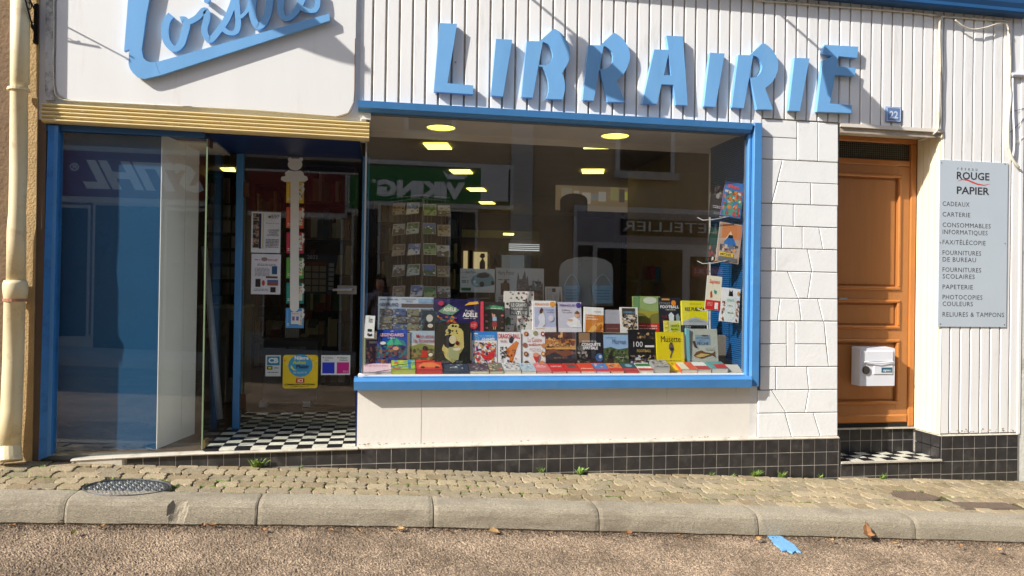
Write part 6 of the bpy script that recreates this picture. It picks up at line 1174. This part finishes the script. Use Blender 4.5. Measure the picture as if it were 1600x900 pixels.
for k, (c, nm) in enumerate([((226, 190, 60), 'yellow'), ((214, 96, 60), 'orange'), ((190, 50, 70), 'red'), ((96, 168, 70), 'green'), ((40, 140, 130), 'turquoise'), ((80, 150, 210), 'blue')]):
    y0 = 286+k*39.3; x0 = 447 if k < 5 else 446; x1 = 475 if k < 5 else 475
    tk = sheet('picture_card', '%s card hooked behind the white height chart' % nm, 'card', x0, y0-1, x1, y0+(31 if k < 5 else 30), c, [('r', .06, .1, .14, .95, tuple(min(255, v+20) for v in c)), ('r', .7, .15, .92, .85, (214, 214, 196)), ('n', .7, .2, .92, .8, [(90, 110, 130), (220, 150, 90), c], 10, .06, k), ('p', [(.88, .0), (1.02, .1), (.95, .22), (1.05, .3), (.98, .5), (.9, .5)], (226, 226, 220)), ('L', .08, .75, .2, .9, 2, (240, 240, 230))]+([('r', .3, .2, .8, .8, (226, 226, 230)), ('r', .36, .42, .5, .62, (150, 100, 150)), ('r', .58, .42, .72, .62, (90, 120, 190)), ('L', .35, .26, .75, .32, 1, (200, 80, 70))] if k == 5 else []), Y=YD2-.002+.0, group='coloured cards behind the height chart')
sheet('card_sticker', 'white and blue "CB VISA" card payment sticker on the door', 'sticker', 414.5, 555, 439, 588, (206, 216, 216), [('r', .1, .06, .92, .48, (40, 130, 170)), ('t', 'CB', .18, .12, .84, .36, (220, 236, 240), .05), ('r', .1, .52, .46, .68, (50, 50, 40)), ('e', .28, .6, .12, .05, (220, 210, 60)), ('t', 'VISA', .54, .56, .88, .64, (60, 80, 140), .01), ('L', .14, .78, .9, .86, 1, (90, 96, 100))])
sheet('partner_sticker', 'yellow "Nièvre Achat Plaisir" partner sticker on the door', 'sticker', 441.5, 554.5, 497, 607, (236, 206, 40), [('n', .03, .03, .97, .55, [(196, 140, 50), (240, 226, 120)], 34, .03, 4), ('e', .5, .32, .35, .34, (60, 160, 210)), ('t', 'Nièvre', .33, .03, .73, .14, (240, 246, 250), .04), ('t', 'Achat', .27, .17, .66, .27, (206, 224, 60), .04), ('t', 'Plaisir', .38, .29, .76, .40, (30, 50, 110), .04), ('p', [(.24, .3), (.32, .42), (.4, .46), (.3, .46), (.22, .38)], (230, 236, 90)), ('L', .3, .5, .68, .56, 2, (200, 226, 240)), ('r', .38, .70, .62, .83, (206, 50, 50)), ('t', 'ICI', .43, .72, .57, .81, (250, 246, 240), .03), ('t', 'COMMERÇANT PARTENAIRE', .06, .86, .92, .905, (60, 50, 30), .02), ('L', .24, .93, .74, .955, 1, (120, 100, 40))], rnd_=.022)
sheet('voucher_sticker', 'white sticker with a blue and a magenta square, "Chèque Lire" and "Chèque Culture"', 'sticker', 501.5, 555, 547.5, 586, (214, 222, 228), [('r', .04, .36, .46, .92, (24, 50, 200)), ('r', .54, .36, .96, .92, (196, 24, 140)), ('r', .05, .08, .1, .16, (220, 150, 60)), ('r', .55, .08, .6, .16, (220, 150, 60)), ('t', 'Chèque', .13, .08, .4, .16, (60, 60, 80), .01), ('t', 'Lire', .13, .2, .26, .28, (60, 60, 80), .01), ('t', 'Chèque', .63, .08, .9, .16, (60, 60, 80), .01), ('t', 'Culture', .63, .2, .9, .28, (60, 60, 80), .01), ('L', .75, .78, .94, .88, 2, (230, 190, 220))])
# ------------------------------------------------------------------ the other side of the street (seen in the glass)
OPPW = mat('opposite_brown_render', (178, 154, 124), .9, .1, 3, .8, 40)
OPPG = mat('opposite_grey_stone', (186, 180, 172), .85, .1, 4, .6, 30)
OPPF = mat('opposite_grey_frame', (206, 202, 198), .5, .06, 4)
DGL = mat('dark_shop_glass', (30, 32, 34), .15, .1, 3)
YO = -8.7
opp = thing('opposite_building', 'brown rendered shop building across the street, seen mirrored in the shop glass', 'building', (0, YO, 0))
b = B(); b.box((-14, YO-6, -1), (16, YO-.05, 7.2), OPPW); obj('wall', b, opp)
b = B(); b.box((-14, YO-6.2, 7.2), (16, YO+.25, 7.4), OPPG); obj('roof', b, opp)
def mq(x0, y0, x1, y1, dy, mt, nm, par, c=.0):
    a, e = M(x0, y0), M(x1, y1); bb = B(); y = YO+dy
    xm = (x0+x1)/2; bb.box((min(a.x, e.x), y-.04, M(xm, y1).z), (max(a.x, e.x), y, M(xm, y0).z), mt); return obj(nm, bb, par)
mq(800, 190, 828, 560, .02, OPPG, 'stone_pilaster', opp)
def window(x0, y0, x1, y1, lab_frame=True, sill=True, par=opp):
    mq(x0-7, y0-6, x1+7, y1+(4 if not sill else 0), .02, OPPF, 'window_frame', par); mq(x0, y0, x1, y1, .035, DGL, 'window_pane', par)
    if sill: mq(x0-12, y1+1, x1+12, y1+13, .10, OPPG, 'window_sill', par)
window(970, 175, 1047, 268); window(1200, 190, 1270, 285); window(640, 120, 705, 205); window(300, 100, 365, 190); window(120, 90, 190, 185)
def sdoor(x0, y0, x1, y1): mq(x0-4, y0-5, x1+4, y1, .02, OPPF, 'door_frame', opp); mq(x0, y0, x1, y1, .035, DGL, 'door_glass', opp)
sdoor(705, 331, 738, 620); sdoor(548, 325, 586, 620); sdoor(90, 325, 134, 525); sdoor(150, 322, 245, 560); sdoor(262, 330, 330, 560); sdoor(395, 330, 520, 600)
mq(60, 525, 400, 600, .03, OPPG, 'stall_riser', opp)
sk = [('r', 0, 0, 1, 1, (1, 1, 1))]
g = thing('red_tool_shop_sign', 'long dark red shop sign with pale slanted letters, mirrored in the left glass', 'shop sign', (M(250, 280).x, YO, 3.2))
mq(60, 236, 536, 322, .06, OPPF, 'sign_frame', g); mq(64, 244, 532, 313, .075, cm((124, 34, 32)), 'sign_panel', g)
def mtext(tx, xr, xl_, y0, y1, par, mt, bold=.02, dy=.08, shear=0, nm='lettering'):
    a, e = M(xr, y1), M(xl_, y1); tp_ = M(xr, y0); b = B(); text(b, tx, lambda u, v: (a.x+(e.x-a.x)*u, YO+dy, a.z+(tp_.z-a.z)*v), mt, bold, shear=shear); obj(nm, b, par, fix=False)
LW = cm((244, 243, 240))
mtext('STIHL', 322, 136, 258, 299, g, LW, .05, .08, .12); mtext('®', 126, 111, 256, 268, g, LW)
g = thing('green_mower_shop_sign', 'green shop sign with a horned helmet, mirrored in the big window', 'shop sign', (M(650, 290).x, YO, 3.2))
mq(538, 253, 802, 324, .06, OPPF, 'sign_frame', g); mq(541, 260, 796, 317, .07, cm((36, 34, 32)), 'sign_backing', g); mq(541, 262, 750, 316, .078, cm((20, 120, 56)), 'sign_panel', g); mq(751, 263, 793, 315, .078, cm((214, 210, 208)), 'blank_panel', g)
mtext('VIKING', 726, 589, 286, 310, g, LW, .07, .083); mtext('®', 588, 580, 281, 287, g, LW, .01, .083)
b = B()
for l in ([(698, 281)]+[(712-14*math.cos(k*math.pi/8), 281-12*math.sin(k*math.pi/8)) for k in range(9)], [(697, 279), (691, 267), (699, 273), (702, 274)], [(728, 279), (734, 267), (726, 273), (723, 274)]):
    q = [(M(x, y).x, M(x, y).z) for x, y in l]; b.quad([(x, YO+.083, z) for x, z in q], LW)
obj('helmet_emblem', b, g, fix=False)
g = thing('framed_shop_front', 'grey framed shop front with a black name plate, mirrored right in the big window', 'shop front', (M(1030, 400).x, YO, 1))
mq(897, 326, 1190, 560, .03, OPPF, 'frame', g); mq(902, 334, 1180, 381, .045, cm((150, 142, 146)), 'name_band', g); mq(968, 345, 1150, 370, .055, cm((28, 26, 28)), 'name_plate', g)
mtext('LETELLIER', 1118, 972, 350, 365, g, cm((220, 220, 224)), .0, .06)
mq(903, 383, 923, 560, .05, DGL, 'side_glass', g); mq(933, 389, 1063, 560, .05, DGL, 'shop_glass', g); mq(1078, 402, 1170, 560, .05, DGL, 'shop_glass', g)
mq(1080, 417, 1128, 432, .06, cm((196, 40, 54)), 'red_name_strip', g); mtext('INVEST.IM-S', 1126, 1083, 420.5, 428.5, g, cm((230, 210, 214)), .02, .065)
b = B(); b.prism([(-14, -6.9, -.5), (16, -6.9, -1.2), (16, -6.9, roadz(16)+.12), (-14, -6.9, roadz(-14)+.12)], [(-14, YO-.05, -.5), (16, YO-.05, -1.2), (16, YO-.05, roadz(16)+.13), (-14, YO-.05, roadz(-14)+.13)], OPPG); struct(obj('opposite_pavement', b))
# ------------------------------------------------------------------ person taking the picture (reflected)
per = thing('person', 'person in a lilac grey hoodie holding a phone, mirrored at the left of the window', 'person', (-.1, -5.85, roadz(-.1)))
HOOD = mat('lilac_grey_hoodie', (132, 128, 150), .9, .12, 20, .6, 60); JEAN = mat('dark_jeans', (36, 42, 60), .9, .15, 30); SKIN = mat('skin', (196, 146, 120), .5, .05, 8); HAIR = mat('dark_curly_hair', (36, 28, 26), .8, .3, 40, 2, 60)
def skinned(name, vs, es, rs, mt, par, root=0, sub=2):
    me = bpy.data.meshes.new(name); me.from_pydata(vs, es, []); o = bpy.data.objects.new(name, me); COL.objects.link(o)
    md = o.modifiers.new('skin', 'SKIN'); 
    if not me.skin_vertices: me.attributes.new
    bm = bmesh.new(); bm.from_mesh(me); ly = bm.verts.layers.skin.verify(); bm.verts.ensure_lookup_table()
    for i, v in enumerate(bm.verts): r = rs[i]; v[ly].radius = r if isinstance(r, tuple) else (r, r); v[ly].use_root = (i == root)
    bm.to_mesh(me); bm.free(); md.use_smooth_shade = True
    s_ = o.modifiers.new('sub', 'SUBSURF'); s_.levels = s_.render_levels = sub
    bpy.context.view_layer.update()
    m2 = bpy.data.meshes.new_from_object(o.evaluated_get(bpy.context.evaluated_depsgraph_get())); bpy.data.objects.remove(o)
    m2.materials.clear(); m2.materials.append(mt)
    return m2
z0 = roadz(0)
px_, py_ = -.10, -5.88
sk_v = [(px_, py_, .92), (px_, py_, 1.08), (px_, py_-.01, 1.26), (px_, py_, 1.40), (px_, py_+.01, 1.47),            # 0-4 pelvis..neck
        (px_-.17, py_, 1.38), (px_-.26, py_-.04, 1.14), (px_-.14, py_+.12, 1.34),                                  # left arm 5-7 (image left)
        (px_+.17, py_, 1.38), (px_+.27, py_-.04, 1.16), (px_+.14, py_+.12, 1.36),                                  # right arm 8-10
        (px_-.09, py_, .86), (px_-.10, py_+.02, .50), (px_-.11, py_-.02, .10+z0), (px_-.12, py_+.12, .05+z0),
        (px_+.09, py_, .86), (px_+.10, py_+.02, .50), (px_+.11, py_-.02, .10+z0), (px_+.12, py_+.12, .05+z0)]
sk_e = [(0, 1), (1, 2), (2, 3), (3, 4), (3, 5), (5, 6), (6, 7), (3, 8), (8, 9), (9, 10), (0, 11), (11, 12), (12, 13), (13, 14), (0, 15), (15, 16), (16, 17), (17, 18)]
sk_r = [(.15, .11), (.14, .11), (.16, .12), (.12, .10), .06, .075, .052, .036, .075, .052, .036, .09, .062, .045, .04, .09, .062, .045, .04]
m2 = skinned('body', sk_v, sk_e, sk_r, HOOD, per); m2.materials.append(JEAN)
for p in m2.polygons:
    if p.center.z < .93: p.material_index = 1
o = obj('clothed_body', m2, per); o.location = -wloc(per)
# head with face, hair, neck
b = B(); hx, hy, hz_ = px_, py_+.03, 1.585
b.sphere((hx, hy, hz_), (.075, .092, .112), SKIN, 20, 14); b.tube([(hx, hy-.02, 1.44), (hx, hy-.005, 1.52)], .048, SKIN, 12); b.sphere((hx, hy+.092, hz_-.012), (.012, .018, .02), SKIN, 8, 6)
for s in (-1, 1): b.sphere((hx+s*.03, hy+.082, hz_+.012), (.014, .008, .009), cm((230, 226, 220)), 8, 6); b.sphere((hx+s*.03, hy+.0885, hz_+.012), (.006, .004, .006), cm((40, 30, 26)), 8, 6); b.sphere((hx+s*.077, hy, hz_), (.01, .02, .03), SKIN, 8, 6)
b.sphere((hx, hy+.084, hz_-.05), (.024, .008, .007), cm((170, 90, 84)), 8, 6); o = obj('head', b, per, smooth=True)
b = B(); R = random.Random(9)
for i in range(90):
    a = R.uniform(0, 6.28); e = R.uniform(-.5, 1.55); r_ = .1
    x = hx+.082*math.cos(a)*math.cos(e); y = hy-.012+.095*math.sin(a)*math.cos(e); z = hz_+.02+.115*math.sin(e)
    if y > hy+.03 and z < hz_+.075: continue
    b.sphere((x, y, z), R.uniform(.018, .034), HAIR, 6, 5)
obj('hair', b, per)
b = B(); b.tube([(px_+.09*math.cos(k*.5236), py_-.02+.085*math.sin(k*.5236), 1.455+.02*math.sin(k*.5236+3.1)) for k in range(13)], .028, HOOD, 10); obj('hood', b, per, smooth=True)
def hand(side):
    wx = px_+side*.14; w_ = Vector((wx, py_+.115, 1.34 if side < 0 else 1.36)); tx = .0+side*.075; pal = Vector((tx-(.02*side) if side > 0 else tx, -5.57, 1.49))
    b = B(); b.tube([pal+Vector((0, -.09, -.03)), pal+Vector((0, -.02, 0))], [.024, .03], SKIN, 10); bb = B(); bb.tube([w_, w_*.5+pal*.5, pal+Vector((0, -.08, -.028))], [.045, .042, .036], HOOD, 10); obj('sleeve', bb, per, smooth=True); b.sphere(tuple(pal+Vector((0, -.01, 0))), (.022, .034, .042), SKIN, 12, 8)
    for k in range(4):
        l = [.062, .07, .066, .052][k]; s = pal+Vector((side*.004, .0, .03-.02*k)); b.tube([s, s+Vector((side*.012, .028, .002)), s+Vector((-side*.008, .036, .0)), s+Vector((-side*(l-.03), .030, -.002))], [.0095, .0088, .008, .0066], SKIN, 8)
    s = pal+Vector((0, -.01, -.03)); b.tube([s, s+Vector((-side*.02, -.0, -.012)), s+Vector((-side*.042, .018, -.004))], [.012, .010, .008], SKIN, 8)
    obj('hand', b, per, smooth=True)
hand(-1); hand(1)
ph = thing('phone', 'dark mobile phone held up by the mirrored person', 'phone', (-.02, -5.53, 1.47))
b = B(); b.box((-.095, -5.545, 1.462), (.062, -5.536, 1.538), cm((26, 26, 30))); obj('body', b, ph); b = B()
b.prism([(.02+.012*math.cos(k), -5.533, 1.51+.012*math.sin(k)) for k in [j*.524 for j in range(12)]], [(.02+.012*math.cos(k), -5.5355, 1.51+.012*math.sin(k)) for k in [j*.524 for j in range(12)]], cm((60, 60, 66))); obj('lens', b, ph)
